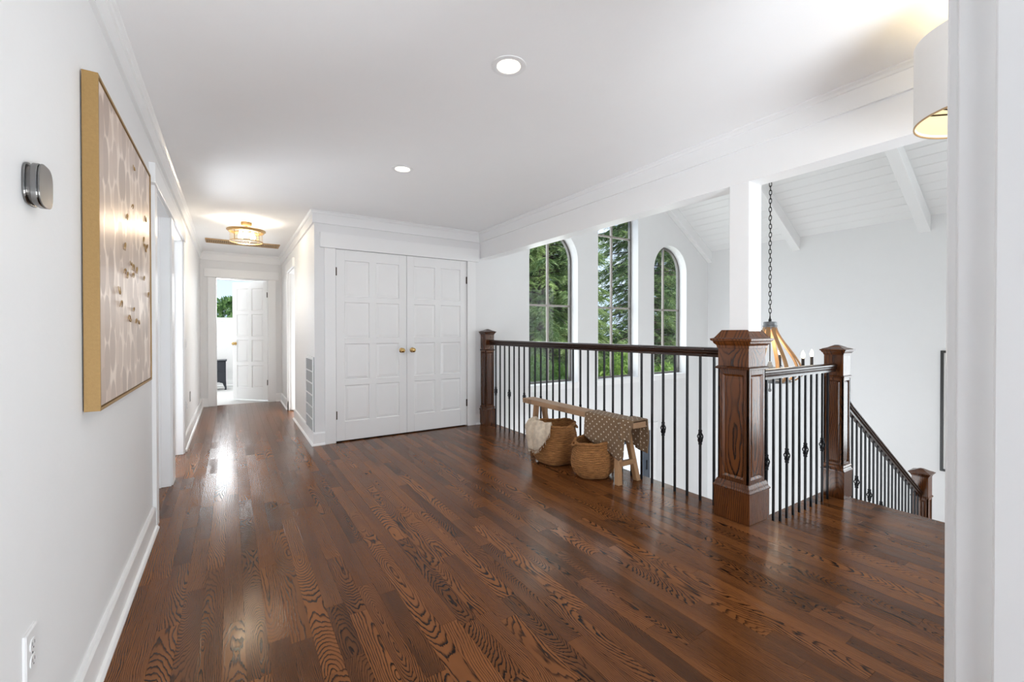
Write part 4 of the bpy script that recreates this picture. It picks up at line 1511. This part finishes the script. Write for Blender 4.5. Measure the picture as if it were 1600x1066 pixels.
MB().prism(squircle(CY_, CZ_, .048, .0505), 'x', XL + .027, XL + .0295).build('cover', 'nickel', ch, bevel=.001)

def outlet(name, label, y, z, h=.115, w=.072, duplex=True, x=XL, s=1):
    root = empty(name, (x, y, z), label, 'outlet' if duplex else 'switch')
    m = MB()
    n = 0
    for (d, ins) in ((0, 0), (.004, 0), (.0065, .004)):
        m.v += [(x + s * d, y - w / 2 + ins, z - h / 2 + ins), (x + s * d, y + w / 2 - ins, z - h / 2 + ins), (x + s * d, y + w / 2 - ins, z + h / 2 - ins), (x + s * d, y - w / 2 + ins, z + h / 2 - ins)]
    for j in range(2):
        for q in range(4):
            a, b_ = 4 * j + q, 4 * j + (q + 1) % 4
            m.f.append((a, b_, b_ + 4, a + 4))
    m.f.append((8, 9, 10, 11))
    m.build('plate', 'plastic_white', root)
    if duplex:
        for dz in (-.0195, .0195):
            f = MB().prism(squircle(y, z + dz, .017, .0145, 24, 2.6), 'x', min(x + s * .006, x + s * .0085), max(x + s * .006, x + s * .0085)).build('receptacle', 'plastic_white', root, bevel=.0006)
            for dy in (-.0065, .0065):
                MB().box(min(x + s * .008, x + s * .0088), max(x + s * .008, x + s * .0088), y + dy - .001, y + dy + .001, z + dz - .001, z + dz + .007).build('slot', 'slot_dark', f)
            MB().lathe((x + s * .008, y, z + dz - .007), [(.0022, 0), (.0022, .0008)], 10, 'x').build('slot', 'slot_dark', f)
        MB().lathe((x + s * .0062, y, z), [(.003, 0), (.0028, .0012)], 10, 'x').build('screw', 'nickel', root)
    else:
        MB().box(x + s * .006, x + s * .011, y - .016, y + .016, z - .032, z + .032).build('rocker', 'plastic_white', root, bevel=.002)
    return root
outlet('wall_outlet', 'white outlet low on the wall below the door chime', 1.478, .44)
outlet('light_switch', 'white light switch on the hall wall past the doorways', 5.72, 1.06, duplex=False)
outlet('wall_outlet', 'small white outlet low on the hall wall past the doorways', 5.78, .40)
tst = empty('wall_outlet', (XL, 6.28, .44), 'small grey low outlet plate farther down the hall wall', 'outlet')
MB().box(XL, XL + .007, 6.25, 6.31, .385, .50).build('plate', 'vent_grey', tst, bevel=.002)
MB().box(XL + .007, XL + .010, 6.262, 6.298, .41, .475).build('receptacle', 'plastic_white', tst, bevel=.001)

# ------------------------------------------------------------------ return air grille on the hall's right wall
vy0, vy1, vz0, vz1 = 4.985, 5.50, .105, .925
vg = empty('return_air_grille', (XR, 5.24, .10), 'white return air grille with six grey louvre bays on the hall wall', 'vent')
MB().box(XR - .006, XR, vy0, vy1, vz0, vz1).build('back_plate', 'vent_grey', vg)
g = MB().box(XR - .016, XR - .004, vy0, vy0 + .028, vz0, vz1).box(XR - .016, XR - .004, vy1 - .028, vy1, vz0, vz1).box(XR - .016, XR - .004, vy0 + .028, vy1 - .028, vz0, vz0 + .03).box(XR - .016, XR - .004, vy0 + .028, vy1 - .028, vz1 - .03, vz1)
g.build('frame', 'plastic_white', vg, bevel=.002)
bay = (vz1 - vz0 - .06) / 6
for i in range(1, 6):
    z = vz0 + .03 + bay * i
    MB().box(XR - .016, XR - .005, vy0 + .028, vy1 - .028, z - .006, z + .006).build('crossbar', 'plastic_white', vg)
lou = MB()
for i in range(6):
    for j in range(11):
        z = vz0 + .03 + bay * i + bay * (j + .5) / 11
        n = len(lou.v)
        lou.v += [(XR - .005, vy0 + .028, z + .004), (XR - .005, vy1 - .028, z + .004), (XR - .013, vy1 - .028, z - .003), (XR - .013, vy0 + .028, z - .003)]
        lou.f.append((n, n + 1, n + 2, n + 3))
tag(lou.build('louvres', 'vent_grey', vg), kind='stuff')

# ------------------------------------------------------------------ ceiling fixtures
def point(name, loc, power, rad, color, parent=None):
    l = bpy.data.lights.new(name, 'POINT')
    l.energy = power
    l.shadow_soft_size = rad
    l.color = color
    o = bpy.data.objects.new(name, l)
    o.location = loc
    COL.objects.link(o)
    if parent:
        attach(o, parent)
    return o
WARM = (1, .88, .72)
for (x, y, lab) in ((1.12, 1.762, 'recessed ceiling light nearer the camera, glowing'), (1.13, 3.324, 'recessed ceiling light nearer the closet doors, glowing')):
    rt = empty('recessed_light', (x, y, ZC), lab, 'ceiling light', 'recessed lights in the hall ceiling')
    MB().lathe((x, y, ZC), [(.083, 0), (.082, -.004), (.062, -.006), (.056, -.003), (.056, .0)], 40, cap=False).build('trim_ring', 'trim_paint', rt, smooth='auto')
    MB().lathe((x, y, ZC), [(.0565, -.003), (.047, -.001), (.040, -.0004)], 32, cap=False).build('reflector', 'lamp_diffuser', rt, smooth=True)
    MB().lathe((x, y, ZC), [(.040, -.0012), (.001, -.0013)], 32, cap=False).build('bulb', 'can_glow', rt)
    l = bpy.data.lights.new('recessed_light_beam', 'AREA')
    l.shape = 'DISK'
    l.size = .10
    l.energy = 4
    l.color = (1, .93, .82)
    lo = bpy.data.objects.new('recessed_light_beam', l)
    lo.location = (x, y, ZC - .012)
    COL.objects.link(lo)
    attach(lo, rt)

fx, fy = .155, 5.88
fm = empty('flush_mount_light', (fx, fy, ZC), 'brass drum ceiling light with clear glass in the hall', 'ceiling light')
MB().lathe((fx, fy, ZC), [(.085, 0), (.085, -.010), (.076, -.012)], 32).build('ceiling_plate', 'trim_paint', fm, smooth='auto')
MB().lathe((fx, fy, ZC), [(.056, -.012), (.056, -.04), (.048, -.052), (.02, -.054)], 32).build('canopy', 'brass_satin', fm, smooth='auto')
MB().lathe((fx, fy, ZC), [(.012, -.05), (.012, -.105)], 16).build('stem', 'brass_satin', fm, smooth='auto')
MB().lathe((fx, fy, ZC), [(.190, -.100), (.196, -.103), (.196, -.112), (.182, -.118), (.178, -.130), (.168, -.130), (.168, -.104), (.168, -.100)], 48, cap=False).build('top_ring', 'brass_satin', fm, smooth='auto')
for k in range(2):
    a = PI / 4 + k * PI / 2
    MB().tube([(fx - .18 * math.cos(a), fy - .18 * math.sin(a), ZC - .104), (fx + .18 * math.cos(a), fy + .18 * math.sin(a), ZC - .104)], .005, 8).build('cross_bar', 'brass_satin', fm, smooth=True)
MB().lathe((fx, fy, ZC), [(.163, -.130), (.163, -.235)], 48, cap=False).build('glass_drum', 'lamp_glass', fm, smooth=True)
MB().lathe((fx, fy, ZC), [(.158, -.230), (.168, -.230), (.168, -.240), (.158, -.240), (.158, -.230)], 48, cap=False).build('bottom_ring', 'brass_satin', fm, smooth='auto')
MB().lathe((fx, fy, ZC), [(.158, -.236), (.002, -.237)], 40, cap=False).build('bottom_glass', 'lamp_glass', fm)
for k in range(4):
    a = PI / 4 + k * PI / 2
    MB().box(fx + .166 * math.cos(a) - .004, fx + .166 * math.cos(a) + .004, fy + .166 * math.sin(a) - .004, fy + .166 * math.sin(a) + .004, ZC - .235, ZC - .12).build('strut', 'brass_satin', fm)
for k in range(3):
    a = k * 2 * PI / 3 + .4
    cx_, cy_ = fx + .07 * math.cos(a), fy + .07 * math.sin(a)
    MB().lathe((cx_, cy_, ZC - .10), [(.012, 0), (.012, -.03), (.024, -.055), (.028, -.075), (.02, -.098), (.003, -.104)], 16).build('bulb', 'bulb_glow', fm, smooth=True)
point('flush_mount_glow', (fx, fy, ZC - .17), 17, .05, WARM, fm)

cg = empty('ceiling_grille', (.16, 7.35, ZC), 'long tan slatted grille in the hall ceiling behind the brass light', 'vent')
MB().box(-.29, .61, 7.20, 7.22, ZC - .014, ZC).box(-.29, .61, 7.48, 7.50, ZC - .014, ZC).box(-.29, -.27, 7.22, 7.48, ZC - .014, ZC).box(.59, .61, 7.22, 7.48, ZC - .014, ZC).build('frame', 'tan_grille', cg, bevel=.002)
MB().box(-.27, .59, 7.22, 7.48, ZC - .003, ZC - .001).build('backing', 'tan_dark', cg)
for i in range(40):
    x = -.262 + i * .0217
    MB().box(x, x + .013, 7.22, 7.48, ZC - .012, ZC - .003).build('slat', 'tan_grille', cg)

# drum pendant at the right edge
PX, PY, PR, PZ0, PZ1 = 2.345, .392, .212, 1.995, 2.305
pd = empty('drum_pendant', (PX, PY, ZC), 'large white drum lampshade hanging beside the beam', 'pendant lamp')
MB().lathe((PX, PY, ZC), [(.06, 0), (.06, -.02), (.05, -.028)], 24).build('canopy', 'nickel', pd, smooth='auto')
MB().lathe((PX, PY, ZC), [(.006, -.028), (.006, -.20)], 12).build('stem', 'nickel', pd, smooth='auto')
MB().lathe((PX, PY, 0), [(PR, PZ0), (PR, PZ1)], 72, cap=False).build('shade', 'shade_cloth', pd, smooth=True)
MB().lathe((PX, PY, 0), [(PR - .003, PZ1 - .001), (PR - .003, PZ0 + .001)], 72, cap=False).build('shade_lining', 'shade_lining', pd, smooth=True)
MB().lathe((PX, PY, 0), [(PR - .004, PZ0 - .001), (PR + .001, PZ0 - .001), (PR + .001, PZ0 + .004), (PR - .004, PZ0 + .004), (PR - .004, PZ0 - .001)], 72, cap=False).build('shade_hem', 'tan_grille', pd)
MB().lathe((PX, PY, 0), [(PR - .006, PZ0 + .012), (.002, PZ0 + .012)], 48, cap=False).build('diffuser', 'shade_inside', pd)
for k in range(3):
    a = math.radians(138 + 14 * k)
    MB().tube([(PX + .02 * math.cos(a), PY + .02 * math.sin(a), PZ0 + .007), (PX + (PR - .010) * math.cos(a), PY + (PR - .010) * math.sin(a), PZ0 + .007)], .0032, 6).build('spider_arm', 'bronze_hinge', pd)
MB().lathe((PX, PY, PZ1 - .20), [(.012, .18), (.014, .10), (.03, .04), (.028, .0), (.003, -.02)], 16).build('bulb', 'bulb_glow', pd, smooth=True)
point('pendant_glow', (PX, PY, PZ1 - .035), 1.3, .03, (1, .96, .9), pd)

# ------------------------------------------------------------------ chandelier
CHX, CHY = 4.575, 2.285
HZ = 1.285
cd = empty('chandelier', (CHX, CHY, .6), 'wood stave basket chandelier with candle bulbs on a long chain', 'chandelier')
MB().lathe((CHX, CHY, HZ), [(.045, -.075), (.058, -.07), (.060, -.045), (.066, -.042), (.066, -.034), (.060, -.030), (.060, .0), (.05, .006), (.02, .008)], 32).build('hub', 'galvanised', cd, smooth='auto')
MB().lathe((CHX, CHY, HZ), [(.014, .005), (.014, .03), (.007, .04), (.007, .06)], 16).build('loop_stem', 'chain_metal', cd, smooth='auto')
MB().lathe((CHX, CHY, HZ), [(.0055, -.03), (.0055, -.42)], 12).build('centre_rod', 'chain_metal', cd, smooth='auto')
MB().lathe((CHX, CHY, HZ), [(.007, -.395), (.016, -.40), (.022, -.425), (.030, -.44), (.034, -.455), (.02, -.46)], 20).build('rod_bell', 'galvanised', cd, smooth='auto')
RZ = .80
for k in range(8):
    a = k * PI / 4 + math.radians(12)
    pts = []
    for i in range(17):
        t = i / 16
        # from hub, down and outwards, tucking back in under the ring
        z = HZ - .01 - (HZ - .01 - (RZ - .10)) * t
        r = .048 + .235 * (3 * (min(t / .86, 1)) ** 2 - 2 * (min(t / .86, 1)) ** 3) - (.09 * ((t - .86) / .14) ** 1.5 if t > .86 else 0)
        pts.append((CHX + r * math.cos(a), CHY + r * math.sin(a), z))
    m = MB()
    for (px, py, pz), i in zip(pts, range(17)):
        ta = Vector((-math.sin(a), math.cos(a), 0)) * .017
        j, l_ = max(i - 1, 0), min(i + 1, 16)
        tg = (Vector(pts[l_]) - Vector(pts[j])).normalized()
        nr = tg.cross(ta.normalized()) * .006
        p = Vector((px, py, pz))
        m.v += [tuple(p - ta - nr), tuple(p + ta - nr), tuple(p + ta + nr), tuple(p - ta + nr)]
    for i in range(16):
        for j in range(4):
            q, w = 4 * i + j, 4 * i + (j + 1) % 4
            m.f.append((q, w, w + 4, q + 4))
    m.f += [(0, 1, 2, 3), (64, 65, 66, 67)]
    m.build('stave', 'stave_wood', cd, smooth='auto', origin=(CHX, CHY, RZ))
MB().lathe((CHX, CHY, RZ), [(.286, -.012), (.296, -.012), (.296, .016), (.286, .016), (.286, -.012)], 56, cap=False).build('candle_ring', 'galvanised', cd, smooth='auto')
MB().lathe((CHX, CHY, RZ - .10), [(.172, -.014), (.182, -.014), (.182, .012), (.172, .012), (.172, -.014)], 48, cap=False).build('bottom_ring', 'galvanised', cd, smooth='auto')
for k in range(2):
    a = k * PI / 2
    MB().tube([(CHX - .178 * math.cos(a), CHY - .178 * math.sin(a), RZ - .10), (CHX + .178 * math.cos(a), CHY + .178 * math.sin(a), RZ - .10)], .006, 8).build('cross_brace', 'galvanised', cd)
MB().lathe((CHX, CHY, RZ - .2), [(.003, -.02), (.014, -.012), (.016, .004), (.008, .02), (.007, .07), (.02, .09), (.02, .105)], 16).build('finial', 'galvanised', cd, smooth='auto')
for k in range(6):
    a = k * PI / 3 + math.radians(-47.8)
    px, py = CHX + .37 * math.cos(a), CHY + .37 * math.sin(a)
    arm = MB().tube([(CHX + .290 * math.cos(a), CHY + .290 * math.sin(a), RZ), (CHX + .325 * math.cos(a), CHY + .325 * math.sin(a), RZ - .02), (px, py, RZ - .012), (px, py, RZ + .02)], .006, 8).build('candle_arm', 'galvanised', cd, smooth=True)
    cs = MB().lathe((px, py, RZ + .02), [(.024, 0), (.024, .006), (.0135, .010), (.0135, .125)], 16).build('candle_sleeve', 'candle_sleeve', cd, smooth='auto')
    MB().lathe((px, py, RZ + .145), [(.009, 0), (.014, .011), (.0165, .025), (.013, .043), (.006, .060), (.002, .070)], 16).build('bulb', 'bulb_glow', cs, smooth=True)
point('chandelier_glow', (CHX, CHY, RZ + .22), 9, .2, WARM, cd)
lk = MB()
pts = []
for i in range(25):
    a = 2 * PI * i / 24
    pts.append((.0105 * math.cos(a), 0, .021 * math.sin(a) + math.copysign(.006, math.sin(a)) * min(1, abs(math.sin(a)) * 3)))
lk.tube(pts, .0036, 7, cap=False)
LINK = mesh_of(lk, 'chain_link', 'chain_metal')
zc, i = HZ + .075, 0
ztop = vault(CHX) - .03
while zc < ztop:
    o = bpy.data.objects.new('chain_link', LINK)
    o.location = (CHX + .002 * math.sin(i * .7), CHY, zc)
    o.rotation_euler = (0, .06 * math.sin(i * 1.3), math.radians(20) + (i % 2) * PI / 2)
    COL.objects.link(o)
    attach(o, cd)
    zc += .0425
    i += 1
MB().lathe((CHX, CHY, vault(CHX) - .035), [(.02, -.02), (.06, .0), (.065, .08)], 24).build('ceiling_canopy', 'chain_metal', cd, smooth='auto')

# picture on the stairwell wall
pf = empty('framed_picture', (XW, 1.35, .2), 'black framed picture on the stairwell wall, cut off by the jamb', 'picture')
py0, py1, pz0, pz1 = .75, 1.705, -.59, .945
MB().box(XW - .028, XW, py0, py0 + .028, pz0, pz1).box(XW - .028, XW, py1 - .028, py1, pz0, pz1).box(XW - .028, XW, py0 + .028, py1 - .028, pz0, pz0 + .028).box(XW - .028, XW, py0 + .028, py1 - .028, pz1 - .028, pz1).build('frame', 'picture_black', pf, bevel=.002)
MB().box(XW - .012, XW - .004, py0 + .028, py1 - .028, pz0 + .028, pz1 - .028).build('mat_board', 'picture_mat', pf)

# ------------------------------------------------------------------ bedroom at the end of the hall
struct(MB().box(-2.4, 2.2, YE + .06, 11.5, -.2, -.004), 'floor_bedroom', 'carpet', 'pale grey carpet of the bedroom beyond the open door', 'carpet')
WB0, WB1 = 1.46, 2.36
wall_with_holes('wall_bedroom', rect(-2.4, 2.2, -.1, 2.6), [rect(-1.3, .75, WB0, WB1)], 'y', 11.42, 11.56, 'wall_paint', 'bedroom wall below the bright window beyond the open door')
struct(MB().box(-2.5, -2.4, YE + .12, 11.56, -.1, 2.6).box(2.2, 2.3, YE + .12, 11.56, -.1, 2.6).box(-2.4, XL - .1, YE, YE + .12, -.1, 2.6).box(XR + .1, 2.2, YE, YE + .12, -.1, 2.6), 'wall_bedroom_sides', 'wall_paint', 'side walls of the bedroom beyond the open door', 'wall')
struct(MB().box(-2.5, 2.3, YE + .12, 11.56, 2.6, 2.7), 'ceiling_bedroom', 'ceiling_paint', 'ceiling of the bedroom beyond the open door', 'ceiling')
struct(MB().sweep([(-2.4, 11.42), (2.2, 11.42)], base_prof(), 1), 'baseboard_bedroom', 'trim_paint', 'white baseboard of the bedroom wall behind the navy nightstand', 'baseboard')
w4 = empty('window_4', (-.3, 11.45, WB0), 'bedroom window showing sky and trees beyond the open door', 'window', None, 'structure')
MB().box(-1.299, .749, 11.46, 11.51, WB0 + .001, WB0 + .04).box(-1.299, .749, 11.46, 11.51, WB1 - .04, WB1 - .001).box(-1.299, -1.26, 11.46, 11.51, WB0 + .04, WB1 - .04).box(.71, .749, 11.46, 11.51, WB0 + .04, WB1 - .04).build('frame', 'trim_paint', w4, bevel=.003)
MB().box(-1.26, .71, 11.483, 11.487, WB0 + .04, WB1 - .04).build('pane', 'pane_glass', w4)
MB().box(-1.34, .79, 11.385, 11.46, WB0 - .03, WB0).build('sill', 'trim_paint', w4, bevel=.003)

ns = empty('nightstand', (-.35, 10.85, 0), 'navy nightstand with curved feet in the bedroom beyond the door', 'nightstand')
nx0, nx1, ny0, ny1 = -.62, -.092, 10.68, 11.05
MB().box(nx0, nx1, ny0, ny1, .16, .585).build('body', 'navy_paint', ns, bevel=.004)
MB().box(nx0 - .018, nx1 + .018, ny0 - .018, ny1 + .01, .585, .61).build('top', 'navy_paint', ns, bevel=.005)
for (za, zb) in ((.185, .365), (.38, .565)):
    dr = MB().box(nx0 + .025, nx1 - .025, ny0 - .010, ny0, za, zb).build('drawer', 'navy_paint', ns, bevel=.004)
    MB().lathe(((nx0 + nx1) / 2, ny0 - .010, (za + zb) / 2), [(.006, 0), (.006, -.014), (.015, -.020), (.012, -.03), (.002, -.032)], 14, 'y').build('knob', 'bronze_hinge', dr, smooth='auto')
for xx, sx in ((nx0, 1), (nx1, -1)):
    for yy in (ny0 + .012, ny1 - .035):
        MB().prism([(xx, .17), (xx + sx * .13, .17), (xx + sx * .10, .15), (xx + sx * .055, .135), (xx + sx * .040, .09), (xx + sx * .012, .03), (xx + sx * .03, 0), (xx - sx * .012, 0), (xx - sx * .004, .05)], 'y', yy, yy + .03).build('foot', 'navy_paint', ns)
tl = empty('table_lamp', (-.40, 10.88, .61), 'white table lamp on the navy nightstand', 'lamp')
MB().lathe((-.40, 10.88, .61), [(.07, 0), (.07, .012), (.03, .02), (.045, .08), (.06, .14), (.045, .20), (.015, .24), (.010, .27)], 28).build('base', 'plastic_white', tl, smooth='auto')
MB().lathe((-.40, 10.88, .61), [(.165, .26), (.125, .52)], 36, cap=False).build('shade', 'shade_cloth', tl, smooth=True)
MB().lathe((-.40, 10.88, .61), [(.012, .26), (.028, .33), (.024, .37), (.003, .39)], 14).build('bulb', 'bulb_glow', tl, smooth=True)

# ------------------------------------------------------------------ garden outside
struct(MB().box(-60, 80, YC + .25, 120, ZL - .5, ZL - .15), 'ground', 'ground_soil', 'planted ground outside the arched windows', 'ground')

def foliage_object(name, tris, seeds, mat, parent):
    """tris: (n,3,3) array"""
    n = len(tris)
    me = bpy.data.meshes.new(name)
    me.vertices.add(n * 3)
    me.vertices.foreach_set('co', tris.reshape(-1).astype(np.float32))
    me.loops.add(n * 3)
    me.loops.foreach_set('vertex_index', np.arange(n * 3, dtype=np.int32))
    me.polygons.add(n)
    me.polygons.foreach_set('loop_start', np.arange(0, n * 3, 3, dtype=np.int32))
    me.polygons.foreach_set('loop_total', np.full(n, 3, dtype=np.int32))
    at = me.attributes.new('seed', 'FLOAT', 'FACE')
    at.data.foreach_set('value', seeds.astype(np.float32))
    me.update()
    me.materials.append(MATS[mat])
    o = bpy.data.objects.new(name, me)
    COL.objects.link(o)
    attach(o, parent)
    o['kind'] = 'stuff'
    return o

def conifer(name, label, x, y, z0, height, rbase, seed, nb, mat='cedar_leaf', clear=0., ns=9, trunk_r=.17, leafw=.13, light=.0):
    """trunk, drooping branches and flat hanging sprays of leaflets"""
    rng = np.random.default_rng(seed)
    root = empty(name, (x, y, z0), label, 'tree', 'trees outside the arched windows')
    tk = MB()
    tk.tube([(x + .05 * math.sin(i), y + .05 * math.cos(i * 1.7), z0 + height * i / 8) for i in range(9)], [trunk_r * (1 - .9 * i / 8) + .01 for i in range(9)], 12)
    tk.build('trunk', 'bark', root, smooth=True)
    t = rng.uniform(clear, .98, nb)
    R = rbase * (1 - t) ** .75 * rng.uniform(.7, 1.1, nb) + .25
    a = rng.uniform(0, 2 * PI, nb)
    dr = np.stack([np.cos(a), np.sin(a), rng.uniform(.05, .35, nb)], 1)
    droop = R * rng.uniform(.25, .55, nb)
    base = np.stack([np.full(nb, x), np.full(nb, y), z0 + height * t], 1)
    at_q = lambda k, q: base[k] + dr[k] * (R[k] * q)[:, None] - np.stack([0 * q, 0 * q, droop[k] * q * q], 1)
    br = MB()
    for b in np.nonzero(R > .7)[0]:
        k = np.full(6, b)
        br.tube([tuple(p) for p in at_q(k, np.linspace(0, 1, 6))], [.022 * (1 - .8 * i / 5) for i in range(6)], 5, cap=False)
    br.build('branches', 'bark', root, smooth=True, fix=False)
    k = np.repeat(np.arange(nb), ns)
    n = len(k)
    P = at_q(k, rng.uniform(.22, 1., n))
    aa = a[k] + rng.uniform(-1.1, 1.1, n)
    d = np.stack([np.cos(aa), np.sin(aa), rng.uniform(-.55, .10, n)], 1)
    d /= np.linalg.norm(d, axis=1)[:, None]
    side = np.cross(d, [0, 0, 1.])
    side /= np.linalg.norm(side, axis=1)[:, None]
    up = np.cross(side, d)
    ln, dp = rng.uniform(.30, .66, n), rng.uniform(.08, .34, n)
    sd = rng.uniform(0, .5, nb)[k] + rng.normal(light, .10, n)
    NL = 12
    tris, seeds = [], []
    for i in range(NL):
        q = (i + .6) / NL
        p = P + d * (ln * q)[:, None]
        p[:, 2] -= dp * q * q
        for s in (-1, 1):
            w = leafw * (1 - .72 * q) * rng.uniform(.7, 1.25, n)
            tip = p + side * (s * w * rng.uniform(.7, 1., n))[:, None] + d * (w * rng.uniform(.6, 1.1, n))[:, None]
            tip[:, 2] -= w * rng.uniform(.15, .8, n)
            th = (d * .35 + up * rng.uniform(-.5, .5, n)[:, None]) * (w * .34)[:, None]
            tris.append(np.stack([p - th, p + th, tip], 1))
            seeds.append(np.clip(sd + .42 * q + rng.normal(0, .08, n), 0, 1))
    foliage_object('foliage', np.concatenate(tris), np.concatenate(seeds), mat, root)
    return root
conifer('cedar_tree', 'bright green cedar filling the window closest to the closet', 7.0, 9.3, ZL, 9.5, 2.5, 1, 430, ns=20, light=.12)
conifer('cedar_tree', 'cedar with a grey trunk behind the tall middle window', 11.3, 9.6, ZL, 12.5, 2.9, 2, 430, trunk_r=.30, ns=18, light=.06)
conifer('cedar_tree', 'yellow green cedar behind the farthest right arched window', 14.6, 9.9, ZL, 11.5, 2.7, 3, 400, trunk_r=.26, ns=18, light=.08)
conifer('cedar_tree', 'darker cedar standing behind the first two window trees', 10.4, 14.6, ZL, 13, 4.0, 4, 420, ns=16, leafw=.19)
conifer('cedar_tree', 'dark cedar at the back behind the right window', 18.2, 14.4, ZL, 14, 4.0, 5, 400, ns=16, leafw=.19)
conifer('cedar_tree', 'pale distant cedar high behind the first window', 13.4, 20.5, ZL, 14, 4.6, 6, 400, ns=14, leafw=.25)

def shrub(name, label, x, y, z0, r, h, seed, n, mat='laurel_leaf', size=.07, cat='shrub', group='shrubs below the arched windows'):
    rng = np.random.default_rng(seed)
    root = empty(name, (x, y, z0), label, cat, group)
    m = MB()
    for k in range(6):
        a = rng.uniform(0, 6.28)
        m.tube([(x, y, z0), (x + .3 * r * math.cos(a), y + .3 * r * math.sin(a), z0 + h * .5), (x + .7 * r * math.cos(a), y + .7 * r * math.sin(a), z0 + h * .85)], [.03, .02, .008], 6)
    m.build('stems', 'bark', root, smooth=True)
    u = rng.normal(size=(n, 3))
    u /= np.linalg.norm(u, axis=1)[:, None]
    rad = rng.uniform(.72, 1.05, n) ** .6
    P = np.stack([x + u[:, 0] * r * rad, y + u[:, 1] * r * rad, z0 + h * .52 + u[:, 2] * h * .5 * rad], 1)
    P += .12 * r * np.sin(P[:, [1, 2, 0]] * 5 / max(r, .5))
    d1 = rng.normal(size=(n, 3)) + u
    d1 /= np.linalg.norm(d1, axis=1)[:, None]
    d2 = np.cross(d1, rng.normal(size=(n, 3)))
    d2 /= np.linalg.norm(d2, axis=1)[:, None]
    L_ = size * rng.uniform(.7, 1.4, n)[:, None]
    a_, b_, c_, e_ = P - d1 * L_, P + d2 * L_ * .36, P + d1 * L_, P - d2 * L_ * .36
    tri = np.concatenate([np.stack([a_, b_, c_], 1), np.stack([a_, c_, e_], 1)])
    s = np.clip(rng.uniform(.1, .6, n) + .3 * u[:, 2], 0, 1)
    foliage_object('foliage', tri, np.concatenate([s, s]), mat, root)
    return root
shrub('laurel_shrub', 'bright green laurel shrub low in the window closest to the closet', 5.2, 6.7, ZL - .15, 1.15, 3.5, 11, 9000)
shrub('laurel_shrub', 'green laurel shrub low in the tall middle window', 7.4, 6.8, ZL - .15, 1.15, 3.4, 12, 9000)
shrub('laurel_shrub', 'dark green laurel shrub low in the farthest right window', 9.8, 7.0, ZL - .15, 1.2, 3.1, 13, 8000)
for k, (x, y, r, h, lab) in enumerate(((-5.3, 50, 2.4, 7.0, 'distant rounded tree at the left of the bedroom window view'), (-.5, 51, 2.4, 7.3, 'tallest distant tree in the bedroom window view'),
                                       (4.4, 50, 2.4, 6.8, 'distant tree behind the open bedroom door'), (-2.9, 43, 2.2, 5.8, 'nearer distant tree low in the bedroom window view'), (1.8, 43.5, 2.2, 5.9, 'nearer distant tree partly behind the open bedroom door'))):
    shrub('broadleaf_tree', lab, x, y, ZL - .15, r, h, 21 + k, 3500, 'far_leaf', .30, 'tree', 'distant trees beyond the bedroom window')
